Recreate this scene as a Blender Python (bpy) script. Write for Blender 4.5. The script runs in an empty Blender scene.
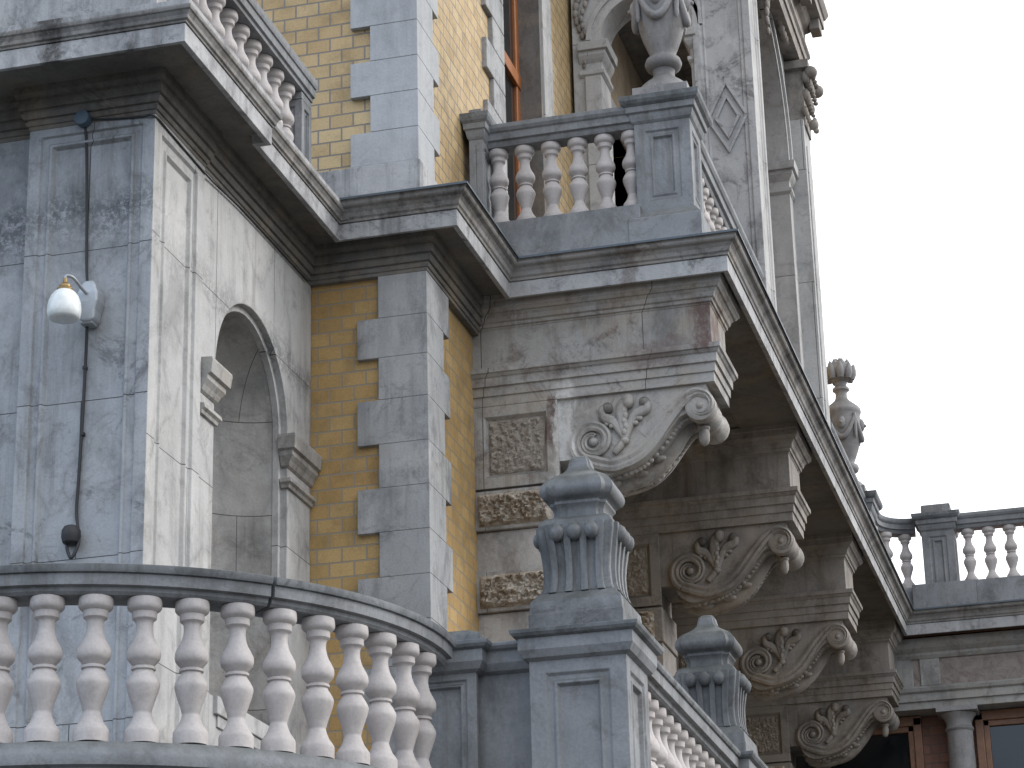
import bpy, bmesh, math, random
from mathutils import Vector, Matrix, noise
from math import sin, cos, pi, radians
random.seed(7)
SC = bpy.context.scene
COL = SC.collection

# ------------------------------------------------------------------ camera
YAW, PITCH, ROLL, FPX = 0.254377007, 0.354125221, -0.0254567527, 2510.99
cam = bpy.data.cameras.new('camera')
cam.sensor_fit = 'HORIZONTAL'; cam.sensor_width = 36.0
cam.lens = FPX / 1024 * 36.0
cam.clip_start = 0.1; cam.clip_end = 5000
co = bpy.data.objects.new('camera', cam); COL.objects.link(co)
_f = Vector((-sin(YAW) * cos(PITCH), cos(YAW) * cos(PITCH), sin(PITCH)))
_r = Vector((cos(YAW), sin(YAW), 0)); _u = _r.cross(_f)
_r2 = cos(ROLL) * _r + sin(ROLL) * _u; _u2 = -sin(ROLL) * _r + cos(ROLL) * _u
m = Matrix(((_r2.x, _u2.x, -_f.x, 0), (_r2.y, _u2.y, -_f.y, 0), (_r2.z, _u2.z, -_f.z, 1.6), (0, 0, 0, 1)))
co.matrix_world = m
SC.camera = co

# ------------------------------------------------------------------ sky, sun, exposure
SUN_EL, SUN_AZ = radians(33), radians(62)        # azimuth measured from +Y towards +X
w = bpy.data.worlds.new('World'); SC.world = w; w.use_nodes = True
nt = w.node_tree; nt.nodes.clear()
sky = nt.nodes.new('ShaderNodeTexSky'); sky.sky_type = 'NISHITA'; sky.sun_disc = False
sky.sun_elevation = SUN_EL; sky.sun_rotation = SUN_AZ
bg1 = nt.nodes.new('ShaderNodeBackground'); bg1.inputs[1].default_value = 0.11
bg2 = nt.nodes.new('ShaderNodeBackground'); bg2.inputs[1].default_value = 3.0
# high overcast: a bright veil, brightest round the sun and thinner away from it
tc = nt.nodes.new('ShaderNodeTexCoord')
dp = nt.nodes.new('ShaderNodeVectorMath'); dp.operation = 'DOT_PRODUCT'
dp.inputs[1].default_value = (sin(SUN_AZ) * cos(SUN_EL), cos(SUN_AZ) * cos(SUN_EL), sin(SUN_EL))
nt.links.new(tc.outputs['Generated'], dp.inputs[0])
rp = nt.nodes.new('ShaderNodeValToRGB')
mr = nt.nodes.new('ShaderNodeMapRange'); mr.inputs[1].default_value = -1; mr.inputs[2].default_value = 1
nt.links.new(dp.outputs['Value'], mr.inputs[0]); nt.links.new(mr.outputs[0], rp.inputs[0])
e = rp.color_ramp.elements
e[0].position = 0.0; e[0].color = (0.24, 0.29, 0.38, 1)
e[1].position = 1.0; e[1].color = (0.62, 0.62, 0.625, 1)
x = e.new(0.40); x.color = (0.33, 0.39, 0.48, 1)
x = e.new(0.62); x.color = (0.41, 0.423, 0.445, 1)
sp_ = nt.nodes.new('ShaderNodeSeparateXYZ'); nt.links.new(tc.outputs['Generated'], sp_.inputs[0])
hz = nt.nodes.new('ShaderNodeMapRange'); hz.inputs[1].default_value = .02; hz.inputs[2].default_value = .22; hz.inputs[3].default_value = .22; hz.inputs[4].default_value = 1
nt.links.new(sp_.outputs[2], hz.inputs[0])
vm_ = nt.nodes.new('ShaderNodeVectorMath'); vm_.operation = 'SCALE'
nt.links.new(rp.outputs[0], vm_.inputs[0]); nt.links.new(hz.outputs[0], vm_.inputs['Scale'])
nt.links.new(vm_.outputs[0], bg2.inputs[0])
nt.links.new(sky.outputs[0], bg1.inputs[0])
mx = nt.nodes.new('ShaderNodeMixShader'); mx.inputs[0].default_value = 0.85
nt.links.new(bg1.outputs[0], mx.inputs[1]); nt.links.new(bg2.outputs[0], mx.inputs[2])
wo = nt.nodes.new('ShaderNodeOutputWorld'); nt.links.new(mx.outputs[0], wo.inputs[0])

sl = bpy.data.lights.new('sun', 'SUN'); sl.energy = 1.0; sl.angle = radians(20); sl.color = (1.0, 0.985, 0.965)
so = bpy.data.objects.new('sun', sl); COL.objects.link(so)
sd = Vector((sin(SUN_AZ) * cos(SUN_EL), cos(SUN_AZ) * cos(SUN_EL), sin(SUN_EL)))
so.rotation_euler = sd.to_track_quat('Z', 'Y').to_euler()
SC.view_settings.view_transform = 'Standard'; SC.view_settings.look = 'None'
SC.view_settings.gamma = 1; SC.view_settings.use_curve_mapping = False
SC.view_settings.exposure = 0.62

# ------------------------------------------------------------------ materials
class N:
    def __init__(s, name):
        s.m = bpy.data.materials.new(name); s.m.use_nodes = True
        s.t = s.m.node_tree; s.n = s.t.nodes; s.n.clear()
        s.out = s.n.new('ShaderNodeOutputMaterial')
        s.b = s.n.new('ShaderNodeBsdfPrincipled')
        s.t.links.new(s.b.outputs[0], s.out.inputs[0])
        s.pos = s.n.new('ShaderNodeNewGeometry')
    def L(s, a, b): s.t.links.new(a, b)
    def vm(s, op, a, b=None):
        n = s.n.new('ShaderNodeVectorMath'); n.operation = op
        for i, q in enumerate((a, b)):
            if q is None: continue
            if isinstance(q, (tuple, list)): n.inputs[i].default_value = q
            else: s.L(q, n.inputs[i])
        return n.outputs[0]
    def mth(s, op, a, b=None, clamp=False):
        n = s.n.new('ShaderNodeMath'); n.operation = op; n.use_clamp = clamp
        for i, q in enumerate((a, b)):
            if q is None: continue
            if isinstance(q, (int, float)): n.inputs[i].default_value = q
            else: s.L(q, n.inputs[i])
        return n.outputs[0]
    def noise(s, vec, scale, detail=6, rough=.6, dist=0):
        n = s.n.new('ShaderNodeTexNoise'); n.inputs['Scale'].default_value = scale
        n.inputs['Detail'].default_value = detail; n.inputs['Roughness'].default_value = rough
        n.inputs['Distortion'].default_value = dist
        s.L(vec, n.inputs['Vector']); return n.outputs['Fac']
    def ramp(s, fac, *stops):
        n = s.n.new('ShaderNodeValToRGB'); e = n.color_ramp.elements
        while len(e) > 1: e.remove(e[-1])
        for i, (p, c) in enumerate(stops):
            if isinstance(c, (int, float)): c = (c, c, c)
            if i == 0: e[0].position = p; e[0].color = (*c, 1)
            else: q = e.new(p); q.color = (*c, 1)
        s.L(fac, n.inputs[0]); return n.outputs[0]
    def mix(s, fac, a, b, mode='MIX'):
        n = s.n.new('ShaderNodeMix'); n.data_type = 'RGBA'; n.blend_type = mode
        for q, i in ((fac, 0), (a, 6), (b, 7)):
            if isinstance(q, (int, float)): n.inputs[i].default_value = q
            elif isinstance(q, (tuple, list)): n.inputs[i].default_value = (*q, 1)
            else: s.L(q, n.inputs[i])
        return n.outputs[2]
    def bump(s, h, strength=.3, dist=.01, prev=None):
        n = s.n.new('ShaderNodeBump'); n.inputs['Strength'].default_value = strength
        n.inputs['Distance'].default_value = dist
        s.L(h, n.inputs['Height'])
        if prev is not None: s.L(prev, n.inputs['Normal'])
        return n.outputs[0]
    def uz(s):      # wall coordinate (x+y, z)
        sep = s.n.new('ShaderNodeSeparateXYZ'); s.L(s.pos.outputs['Position'], sep.inputs[0])
        c = s.n.new('ShaderNodeCombineXYZ')
        s.L(s.mth('ADD', sep.outputs[0], sep.outputs[1]), c.inputs[0]); s.L(sep.outputs[2], c.inputs[1])
        return c.outputs[0]

def mk_stone(name, ca, cb, stain=.5, stain_col=(.10, .09, .075), joints=None, cracks=0.0, rough_bump=.25,
             top_dirt=.6, warm=0.0, black=0.0, roughness=.8, band=None, marks=()):
    k = N(name); P = k.pos.outputs['Position']
    big = k.noise(P, 1.3, 5, .6, .4)
    mid = k.noise(P, 7, 6, .65)
    fine = k.noise(P, 55, 3, .6)
    c = k.mix(k.ramp(big, (.32, 0), (.68, 1)), ca, cb)
    c = k.mix(k.ramp(mid, (.3, .35), (.75, 0)), c, tuple(q * .6 for q in ca))
    c = k.mix(.22, c, k.ramp(fine, (.3, .25), (.7, .8)), 'SOFT_LIGHT')
    if warm:
        wn = k.noise(k.vm('ADD', P, (7, 3, 1)), 2.1, 4, .6, .8)
        c = k.mix(k.ramp(wn, (.45, 0), (.7, warm)), c, (.36, .27, .17))
    h = fine
    if joints:
        jw, jh, jo = joints
        br = k.n.new('ShaderNodeTexBrick'); br.inputs['Scale'].default_value = 1
        br.inputs['Brick Width'].default_value = jw; br.inputs['Row Height'].default_value = jh
        br.inputs['Mortar Size'].default_value = .004; br.inputs['Mortar Smooth'].default_value = .5
        br.inputs['Color1'].default_value = (.88, .88, .88, 1); br.inputs['Color2'].default_value = (1, 1, 1, 1)
        k.L(k.vm('ADD', k.uz(), (jo, jo * .7, 0)), br.inputs['Vector'])
        c = k.mix(.9, c, br.outputs['Color'], 'MULTIPLY')
        c = k.mix(k.mth('MULTIPLY', br.outputs['Fac'], .28), c, (.07, .06, .055))
    gr = k.noise(k.vm('MULTIPLY', k.vm('ADD', P, (5, 1, 3)), (1, 1, .6)), 2.2, 8, .72, .3)
    c = k.mix(k.ramp(gr, (.50, 0), (.64, .8 * stain)), c, tuple(.38 * q for q in cb))
    # rain streaks
    sv = k.vm('MULTIPLY', P, (9, 9, .55))
    st = k.noise(sv, 1, 5, .7, .3)
    sm = k.noise(k.vm('ADD', P, (3, 9, 4)), .9, 4, .6)
    sf = k.mth('MULTIPLY', k.ramp(st, (.47, 0), (.72, 1)), k.ramp(sm, (.42, 0), (.6, 1)))
    c = k.mix(k.mth('MULTIPLY', sf, stain), c, stain_col)
    # blotches of soot and lichen
    bl = k.noise(k.vm('ADD', P, (11, 2, 8)), 3.0, 9, .78, 1.2)
    c = k.mix(k.ramp(bl, (.53, 0), (.66, stain * .75)), c, tuple(q * .8 for q in stain_col))
    if black:
        b2 = k.noise(k.vm('ADD', P, (1, 6, 2)), 1.1, 9, .8, 1.5)
        c = k.mix(k.ramp(b2, (.56, 0), (.62, black)), c, (.035, .035, .035))
    if band:
        zc, hw, s = band
        sep = k.n.new('ShaderNodeSeparateXYZ'); k.L(P, sep.inputs[0])
        wob = k.mth('MULTIPLY', k.mth('SUBTRACT', k.noise(P, 3, 6, .75), .5), .55)
        dz = k.mth('ABSOLUTE', k.mth('SUBTRACT', k.mth('ADD', sep.outputs[2], wob), zc))
        bf = k.ramp(k.mth('DIVIDE', dz, hw), (.25, 1), (1, 0))
        fl = k.ramp(k.noise(P, 24, 9, .85, .25), (.44, 0), (.52, 1))
        c = k.mix(k.mth('MULTIPLY', k.mth('MULTIPLY', k.mth('MULTIPLY', bf, fl), k.ramp(big, (.40, .3), (.6, 1))), s), c, (.045, .05, .055))
    for (xc, hw, z0, z1, mc, amt) in marks:
        sep = k.n.new('ShaderNodeSeparateXYZ'); k.L(P, sep.inputs[0])
        wob = k.mth('MULTIPLY', k.mth('SUBTRACT', k.noise(k.vm('MULTIPLY', P, (4, 4, 2)), 1.6, 6, .75), .5), .35)
        dx = k.mth('ABSOLUTE', k.mth('SUBTRACT', k.mth('ADD', sep.outputs[0], wob), xc))
        fx = k.ramp(k.mth('DIVIDE', dx, hw), (.45, 1), (1, 0))
        zz = k.mth('ABSOLUTE', k.mth('SUBTRACT', k.mth('ADD', sep.outputs[2], wob), (z0 + z1) / 2))
        fz = k.ramp(k.mth('DIVIDE', zz, (z1 - z0) / 2), (.75, 1), (1, 0))
        fy = k.mth('LESS_THAN', sep.outputs[1], 18.8)
        fn = k.ramp(k.noise(P, 14, 7, .8), (.35, .25), (.52, 1))
        c = k.mix(k.mth('MULTIPLY', k.mth('MULTIPLY', k.mth('MULTIPLY', fx, fz), fy), k.mth('MULTIPLY', fn, amt)), c, mc)
    if cracks:
        vo = k.n.new('ShaderNodeTexVoronoi'); vo.feature = 'DISTANCE_TO_EDGE'; vo.inputs['Scale'].default_value = 1.25
        d = k.n.new('ShaderNodeTexNoise'); d.inputs['Scale'].default_value = 3.0; d.inputs['Detail'].default_value = 5
        k.L(P, d.inputs['Vector'])
        k.L(k.vm('ADD', k.vm('MULTIPLY', P, (1, 1, .7)), k.vm('MULTIPLY', d.outputs['Color'], (.3, .3, .3))), vo.inputs['Vector'])
        cf = k.ramp(vo.outputs[0], (.0, 1), (.014, .5), (.05, 0))
        c = k.mix(k.mth('MULTIPLY', k.mth('MULTIPLY', cf, cracks), k.ramp(mid, (.35, .15), (.6, 1))), c, (.07, .065, .06))
    if top_dirt:
        sn = k.n.new('ShaderNodeSeparateXYZ'); k.L(k.pos.outputs['Normal'], sn.inputs[0])
        tf = k.mth('MULTIPLY', k.ramp(sn.outputs[2], (.2, 0), (.7, 1)), k.ramp(mid, (.25, .4), (.6, 1)))
        c = k.mix(k.mth('MULTIPLY', tf, top_dirt), c, (.055, .06, .055))
    k.L(c, k.b.inputs['Base Color'])
    k.L(k.ramp(mid, (.3, roughness - .12), (.7, min(1, roughness + .1))), k.b.inputs['Roughness'])
    bn = k.bump(mid, rough_bump, .02); bn = k.bump(h, rough_bump, .004, bn)
    k.L(bn, k.b.inputs['Normal'])
    k.b.inputs['Specular IOR Level'].default_value = .35
    return k.m

def mk_brick(name, c1, c2, c3, mortar, ox, oz):
    k = N(name); P = k.pos.outputs['Position']
    br = k.n.new('ShaderNodeTexBrick'); br.inputs['Scale'].default_value = 1
    br.offset = .5
    br.inputs['Brick Width'].default_value = .195; br.inputs['Row Height'].default_value = .1155
    br.inputs['Mortar Size'].default_value = .007; br.inputs['Mortar Smooth'].default_value = .15
    br.inputs['Bias'].default_value = 0
    br.inputs['Color1'].default_value = (*c1, 1); br.inputs['Color2'].default_value = (*c2, 1)
    br.inputs['Mortar'].default_value = (*mortar, 1)
    uz = k.vm('ADD', k.uz(), (ox, oz, 0))
    k.L(uz, br.inputs['Vector'])
    n1 = k.noise(P, 5, 6, .65); n2 = k.noise(P, 60, 3, .6); n3 = k.noise(P, 1.2, 4, .6, .5)
    c = k.mix(k.ramp(n3, (.4, 0), (.65, .6)), br.outputs['Color'], k.mix(.6, br.outputs['Color'], c3))
    c = k.mix(.30, c, k.ramp(n2, (.3, .2), (.7, .85)), 'SOFT_LIGHT')
    c = k.mix(k.ramp(n1, (.48, 0), (.75, .45)), c, (.10, .075, .045))
    c = k.mix(k.mth('MULTIPLY', br.outputs['Fac'], .95), c, mortar)
    k.L(c, k.b.inputs['Base Color'])
    k.L(k.ramp(n1, (.3, .45), (.7, .75)), k.b.inputs['Roughness'])
    inv = k.mth('SUBTRACT', 1.0, br.outputs['Fac'])
    bn = k.bump(inv, .9, .008); bn = k.bump(n2, .3, .003, bn); bn = k.bump(n1, .3, .006, bn)
    k.L(bn, k.b.inputs['Normal'])
    return k.m

def mk_plain(name, col, rough=.6, metal=0, var=.25, scale=8, bump=.1):
    k = N(name); P = k.pos.outputs['Position']
    n = k.noise(P, scale, 6, .65); f = k.noise(P, scale * 9, 3, .6)
    c = k.mix(k.ramp(n, (.35, 0), (.7, 1)), col, tuple(q * (1 - var) for q in col))
    c = k.mix(k.ramp(f, (.55, 0), (.75, var)), c, tuple(q * .5 for q in col))
    k.L(c, k.b.inputs['Base Color'])
    k.b.inputs['Roughness'].default_value = rough; k.b.inputs['Metallic'].default_value = metal
    k.L(k.bump(f, bump, .004), k.b.inputs['Normal'])
    return k.m

def mk_rust_stone(name, ca, cb, sc=14, st=1.0):     # hammered / rock-faced stone
    k = N(name); P = k.pos.outputs['Position']
    n = k.noise(P, sc, 8, .7, .6); f = k.noise(P, 70, 3, .6)
    c = k.mix(k.ramp(n, (.35, 0), (.6, 1)), ca, cb)
    k.L(c, k.b.inputs['Base Color']); k.b.inputs['Roughness'].default_value = .9
    bn = k.bump(n, st, .05); bn = k.bump(f, .4, .006, bn)
    k.L(bn, k.b.inputs['Normal'])
    return k.m

M = {}
M['marble'] = mk_stone('grey_marble', (.44, .455, .47), (.33, .35, .38), .62, joints=(3.1, 1.05, .3), cracks=.35, black=.5, band=(8.42, .26, .75))
M['marble_wall'] = mk_stone('cracked_marble', (.53, .525, .515), (.41, .41, .41), .48, cracks=.35, joints=(1.6, 1.4, .2), band=(8.3, .16, .6), warm=.08)
M['niche'] = mk_stone('niche_marble', (.46, .45, .435), (.26, .26, .26), .6, cracks=.3, joints=(.85, .72, .15), warm=.2, black=.2)
M['cornice'] = mk_stone('cornice_stone', (.40, .39, .37), (.27, .265, .26), .75, black=.3, warm=.3)
M['cornice_dark'] = mk_stone('dark_cornice_stone', (.22, .21, .195), (.11, .105, .10), .7, black=.4, warm=.35)  # darker stone tone for bed mouldings, window reveal and loggia ceiling
M['soffit_dark'] = mk_stone('dark_soffit_stone', (.21, .20, .185), (.12, .115, .105), .5, black=.3, warm=.2)  # separate darker stone tone for the soffit, slab and beams
M['fascia'] = mk_stone('pale_fascia_stone', (.50, .50, .50), (.36, .36, .37), .8, black=.55, stain_col=(.07, .07, .07), marks=[(-6.52, .13, 9.2, 9.8, (.05, .045, .04), .85), (-3.75, .10, 9.2, 9.8, (.12, .09, .075), .6)])
M['crown'] = mk_stone('weathered_crown_stone', (.34, .33, .32), (.19, .185, .18), .85, black=.5, warm=.25, stain_col=(.06, .055, .05), marks=[(-6.52, .14, 9.2, 9.8, (.04, .037, .035), .85), (-3.75, .10, 9.2, 9.8, (.09, .07, .06), .7)])
M['quoin'] = mk_stone('quoin_stone', (.45, .455, .46), (.29, .30, .31), .75, black=.3, stain_col=(.11, .11, .11), warm=.12)
M['quoin_upper'] = mk_stone('pale_quoin_stone', (.47, .48, .49), (.39, .40, .415), .3, stain_col=(.16, .16, .165))
M['frieze'] = mk_stone('frieze_stone', (.46, .45, .435), (.33, .32, .305), .85, joints=(1.35, 5, .1), warm=.4, black=.45, stain_col=(.12, .08, .06), marks=[(-4.37, .10, 7.75, 8.65, (.66, .655, .64), .75), (-4.49, .055, 8.05, 8.52, (.10, .06, .05), .8), (-3.2, .10, 8.7, 9.2, (.12, .07, .06), .85), (-3.6, .3, 8.62, 8.9, (.16, .12, .11), .7)])
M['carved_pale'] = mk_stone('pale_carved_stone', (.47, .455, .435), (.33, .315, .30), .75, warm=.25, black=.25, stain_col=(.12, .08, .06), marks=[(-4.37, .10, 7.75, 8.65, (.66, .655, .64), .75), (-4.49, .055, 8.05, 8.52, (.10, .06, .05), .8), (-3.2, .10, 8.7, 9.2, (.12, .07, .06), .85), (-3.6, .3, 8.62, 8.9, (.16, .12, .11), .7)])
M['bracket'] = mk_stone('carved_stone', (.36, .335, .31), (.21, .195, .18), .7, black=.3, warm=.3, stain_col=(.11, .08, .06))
M['balustrade'] = mk_stone('balustrade_stone', (.30, .308, .32), (.185, .195, .207), .7, top_dirt=.8, black=.12)
M['baluster'] = mk_stone('pink_marble', (.57, .53, .515), (.46, .43, .42), .25, top_dirt=.25, stain_col=(.16, .12, .10))
M['finial'] = mk_stone('finial_stone', (.245, .25, .258), (.135, .14, .147), .85, black=.5, top_dirt=.9, stain_col=(.06, .065, .065))
M['urn'] = mk_stone('urn_stone', (.36, .35, .35), (.25, .245, .25), .5, black=.1)
M['dark_top'] = mk_stone('dark_moulding_stone', (.27, .28, .295), (.13, .14, .145), .8, black=.5, top_dirt=.9, stain_col=(.05, .055, .055))  # darker stone tone for the upper mouldings of handrails and caps
M['plaster'] = mk_plain('warm_plaster', (.46, .37, .27), .8, 0, .4, 3, .3)
M['lead'] = mk_plain('lead_flashing', (.10, .12, .14), .5, .3)
M['brick'] = mk_brick('yellow_brick', (.47, .32, .135), (.38, .245, .09), (.38, .21, .065), (.28, .245, .19), .035, -.045)
M['brick_upper'] = mk_brick('sandy_brick', (.52, .385, .20), (.42, .295, .14), (.42, .25, .09), (.20, .18, .155), .035, -.045)
M['redbrick'] = mk_brick('red_brick', (.26, .12, .075), (.20, .09, .06), (.16, .07, .05), (.12, .09, .07), 0, 0)
M['panel'] = mk_rust_stone('hammered_stone', (.23, .195, .165), (.40, .36, .31), 17, .8)
M['frieze_rough'] = mk_rust_stone('stained_frieze_stone', (.20, .165, .145), (.30, .265, .245), 8, .5)
M['rock'] = mk_rust_stone('rock_faced_stone', (.25, .175, .11), (.52, .47, .40), 11, 1.0)
M['wood'] = mk_plain('orange_wood', (.38, .13, .035), .45, 0, .35, 6)
M['wood2'] = mk_plain('brown_wood', (.26, .135, .08), .5, 0, .35, 6)
M['cable'] = mk_plain('black_cable', (.02, .02, .022), .6)
M['bluebox'] = mk_plain('blue_grey_box', (.07, .11, .15), .5)
M['brass'] = mk_plain('aged_brass', (.32, .22, .10), .45, .7)
M['zinc'] = mk_plain('galvanised_metal', (.42, .44, .46), .5, .5)
M['ground'] = mk_plain('gravel', (.065, .065, .06), .9, 0, .3, 2, .6)
M['paving'] = mk_plain('paving', (.15, .145, .14), .85, 0, .3, 3, .4)
k = N('dark_glass'); k.b.inputs['Base Color'].default_value = (.012, .014, .016, 1); k.b.inputs['Roughness'].default_value = .08
k.L(k.bump(k.noise(k.pos.outputs['Position'], 2, 2), .05, .01), k.b.inputs['Normal']); M['glass'] = k.m
k = N('opal_glass'); k.b.inputs['Roughness'].default_value = .25
k.L(k.ramp(k.noise(k.pos.outputs['Position'], 20, 5), (.35, (.80, .82, .80)), (.75, (.62, .66, .66))), k.b.inputs['Base Color']); M['opal'] = k.m

# ------------------------------------------------------------------ mesh helpers
class MB:
    def __init__(s): s.v = []; s.f = []
    def add(s, v, f):
        n = len(s.v); s.v += [tuple(q) for q in v]; s.f += [tuple(i + n for i in q) for q in f]; return s
    def box(s, x0, x1, y0, y1, z0, z1):
        x0, x1 = sorted((x0, x1)); y0, y1 = sorted((y0, y1)); z0, z1 = sorted((z0, z1))
        return s.add([(x, y, z) for x in (x0, x1) for y in (y0, y1) for z in (z0, z1)],
              [(0, 1, 3, 2), (4, 6, 7, 5), (0, 4, 5, 1), (2, 3, 7, 6), (0, 2, 6, 4), (1, 5, 7, 3)])
    def frus(s, cx, cy, rings, sub=1):      # stacked rectangular rings: (halfx, halfy, z)
        v = []; f = []
        for hx, hy, z in rings: v += [(cx - hx, cy - hy, z), (cx + hx, cy - hy, z), (cx + hx, cy + hy, z), (cx - hx, cy + hy, z)]
        for i in range(len(rings) - 1):
            for j in range(4): a = i * 4 + j; b = i * 4 + (j + 1) % 4; f.append((a, b, b + 4, a + 4))
        f.append((3, 2, 1, 0)); n = 4 * (len(rings) - 1); f.append((n, n + 1, n + 2, n + 3))
        return s.add(v, f)
    def sweep(s, path, prof, closed=False):   # prof: closed polygon of (out, z); outward is right of travel
        n = len(path); rings = []
        for i in range(n):
            p = Vector(path[i])
            def nrm(a, b): d = (Vector(b) - Vector(a)).normalized(); return Vector((d.y, -d.x))
            ns = []
            if i > 0 or closed: ns.append(nrm(path[i - 1], path[i]))
            if i < n - 1 or closed: ns.append(nrm(path[i], path[(i + 1) % n]))
            if len(ns) == 2: o = (ns[0] + ns[1]) / (1 + ns[0].dot(ns[1]))
            else: o = ns[0]
            rings.append([(p.x + o.x * (q or .003), p.y + o.y * (q or .003), z) for q, z in prof])
        v = [q for r in rings for q in r]; k = len(prof); f = []
        for i in range(n if closed else n - 1):
            for j in range(k):
                a = i * k + j; b = i * k + (j + 1) % k; c = ((i + 1) % n) * k + (j + 1) % k; d = ((i + 1) % n) * k + j
                f.append((a, b, c, d))
        if not closed: f.append(tuple(range(k - 1, -1, -1))); f.append(tuple((n - 1) * k + j for j in range(k)))
        return s.add(v, f)
    def lathe(s, prof, c=(0, 0, 0), seg=28):
        v = []; f = []
        for r, z in prof:
            for j in range(seg): a = 2 * pi * j / seg; v.append((c[0] + r * cos(a), c[1] + r * sin(a), c[2] + z))
        for i in range(len(prof) - 1):
            for j in range(seg): a = i * seg + j; b = i * seg + (j + 1) % seg; f.append((a, b, b + seg, a + seg))
        f.append(tuple(range(seg - 1, -1, -1))); n = (len(prof) - 1) * seg; f.append(tuple(n + j for j in range(seg)))
        return s.add(v, f)
    def tube(s, pts, rad, seg=8, sx=1.0):
        pts = [Vector(p) for p in pts]; n = len(pts)
        if isinstance(rad, (int, float)): rad = [rad] * n
        v = []; f = []; up = None
        for i, p in enumerate(pts):
            t = (pts[min(i + 1, n - 1)] - pts[max(i - 1, 0)]).normalized()
            if up is None: up = t.orthogonal().normalized()
            up = (up - t * up.dot(t)).normalized(); bt = t.cross(up)
            for j in range(seg): a = 2 * pi * j / seg; v.append(p + (up * cos(a) + bt * sin(a)) * rad[i])
        for i in range(n - 1):
            for j in range(seg): a = i * seg + j; b = i * seg + (j + 1) % seg; f.append((a, b, b + seg, a + seg))
        f.append(tuple(range(seg - 1, -1, -1))); f.append(tuple((n - 1) * seg + j for j in range(seg)))
        return s.add(v, f)
    def ball(s, c, r, sz=(1, 1, 1), seg=14, rg=8):
        v = [(c[0], c[1], c[2] + r * sz[2])]; f = []
        for i in range(1, rg):
            t = pi * i / rg
            for j in range(seg): a = 2 * pi * j / seg; v.append((c[0] + r * sz[0] * sin(t) * cos(a), c[1] + r * sz[1] * sin(t) * sin(a), c[2] + r * sz[2] * cos(t)))
        v.append((c[0], c[1], c[2] - r * sz[2])); L = len(v) - 1
        for j in range(seg): f.append((0, 1 + j, 1 + (j + 1) % seg)); f.append((L, L - seg + (j + 1) % seg, L - seg + j))
        for i in range(rg - 2):
            for j in range(seg): a = 1 + i * seg + j; b = 1 + i * seg + (j + 1) % seg; f.append((a, a + seg, b + seg, b))
        return s.add(v, f)
    def nested(s, mp, rect, steps, skirt=.05):
        """rect (u0,u1,z0,z1); steps [(inset, depth)]; mp(u,z,d)->xyz with d into the stone"""
        u0, u1, z0, z1 = rect; rings = [(0, skirt), (0, 0)] + list(steps); v = []; f = []
        for ins, d in rings:
            v += [mp(u0 + ins, z0 + ins, d), mp(u1 - ins, z0 + ins, d), mp(u1 - ins, z1 - ins, d), mp(u0 + ins, z1 - ins, d)]
        for i in range(len(rings) - 1):
            for j in range(4): a = i * 4 + j; b = i * 4 + (j + 1) % 4; f.append((a, b, b + 4, a + 4))
        n = 4 * (len(rings) - 1); f.append((n, n + 1, n + 2, n + 3))
        return s.add(v, f)
    def archwall(s, mp, u0, u1, z0, z1, uc, r, zs, zb, d0, d1, seg=28):
        """solid slab d0..d1 with an arched opening (from zb to springing zs, radius r)"""
        def slab(pts):
            n = len(pts); v = [mp(u, z, d0) for u, z in pts] + [mp(u, z, d1) for u, z in pts]
            f = [tuple(range(n)), tuple(range(2 * n - 1, n - 1, -1))] + [(i, i + n, (i + 1) % n + n, (i + 1) % n) for i in range(n)]
            s.add(v, f)
        slab([(u0, z0), (uc - r, z0), (uc - r, zs), (uc - r, z1), (u0, z1)])
        slab([(uc + r, z0), (u1, z0), (u1, z1), (uc + r, z1), (uc + r, zs)])
        if zb > z0: slab([(uc - r, z0), (uc + r, z0), (uc + r, zb), (uc - r, zb)])
        v = []; f = []
        for i in range(seg + 1):
            a = pi - pi * i / seg; u = uc + r * cos(a); z = zs + r * sin(a)
            v += [mp(u, z, d0), mp(u, z1, d0), mp(u, z, d1), mp(u, z1, d1)]
        for i in range(seg):
            a = i * 4; b = a + 4
            f += [(a, a + 1, b + 1, b), (a + 2, b + 2, b + 3, a + 3), (a, b, b + 2, a + 2), (a + 1, a + 3, b + 3, b + 1)]
        return s.add(v, f)
    def archring(s, mp, uc, zs, r0, r1, d0, d1, seg=28, a0=0, a1=pi, legs=None):
        v = []; f = []; pts = []
        for i in range(seg + 1):
            a = a1 - (a1 - a0) * i / seg; pts.append((cos(a), sin(a)))
        P = [((uc + r0 * c, zs + r0 * q), (uc + r1 * c, zs + r1 * q)) for c, q in pts]
        if legs is not None: P = [((uc - r0, legs), (uc - r1, legs))] + P + [((uc + r0, legs), (uc + r1, legs))]
        for (a, b) in P: v += [mp(*a, d0), mp(*b, d0), mp(*b, d1), mp(*a, d1)]
        for i in range(len(P) - 1):
            for j in range(4): a = i * 4 + j; b = i * 4 + (j + 1) % 4; f.append((a, b, b + 4, a + 4))
        f.append((3, 2, 1, 0)); n = 4 * (len(P) - 1); f.append((n, n + 1, n + 2, n + 3))
        return s.add(v, f)
    def prism(s, pts, mp, d0, d1):
        n = len(pts); v = [mp(u, z, d0) for u, z in pts] + [mp(u, z, d1) for u, z in pts]
        f = [tuple(range(n)), tuple(range(2 * n - 1, n - 1, -1))] + [(i, i + n, (i + 1) % n + n, (i + 1) % n) for i in range(n)]
        return s.add(v, f)

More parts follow.
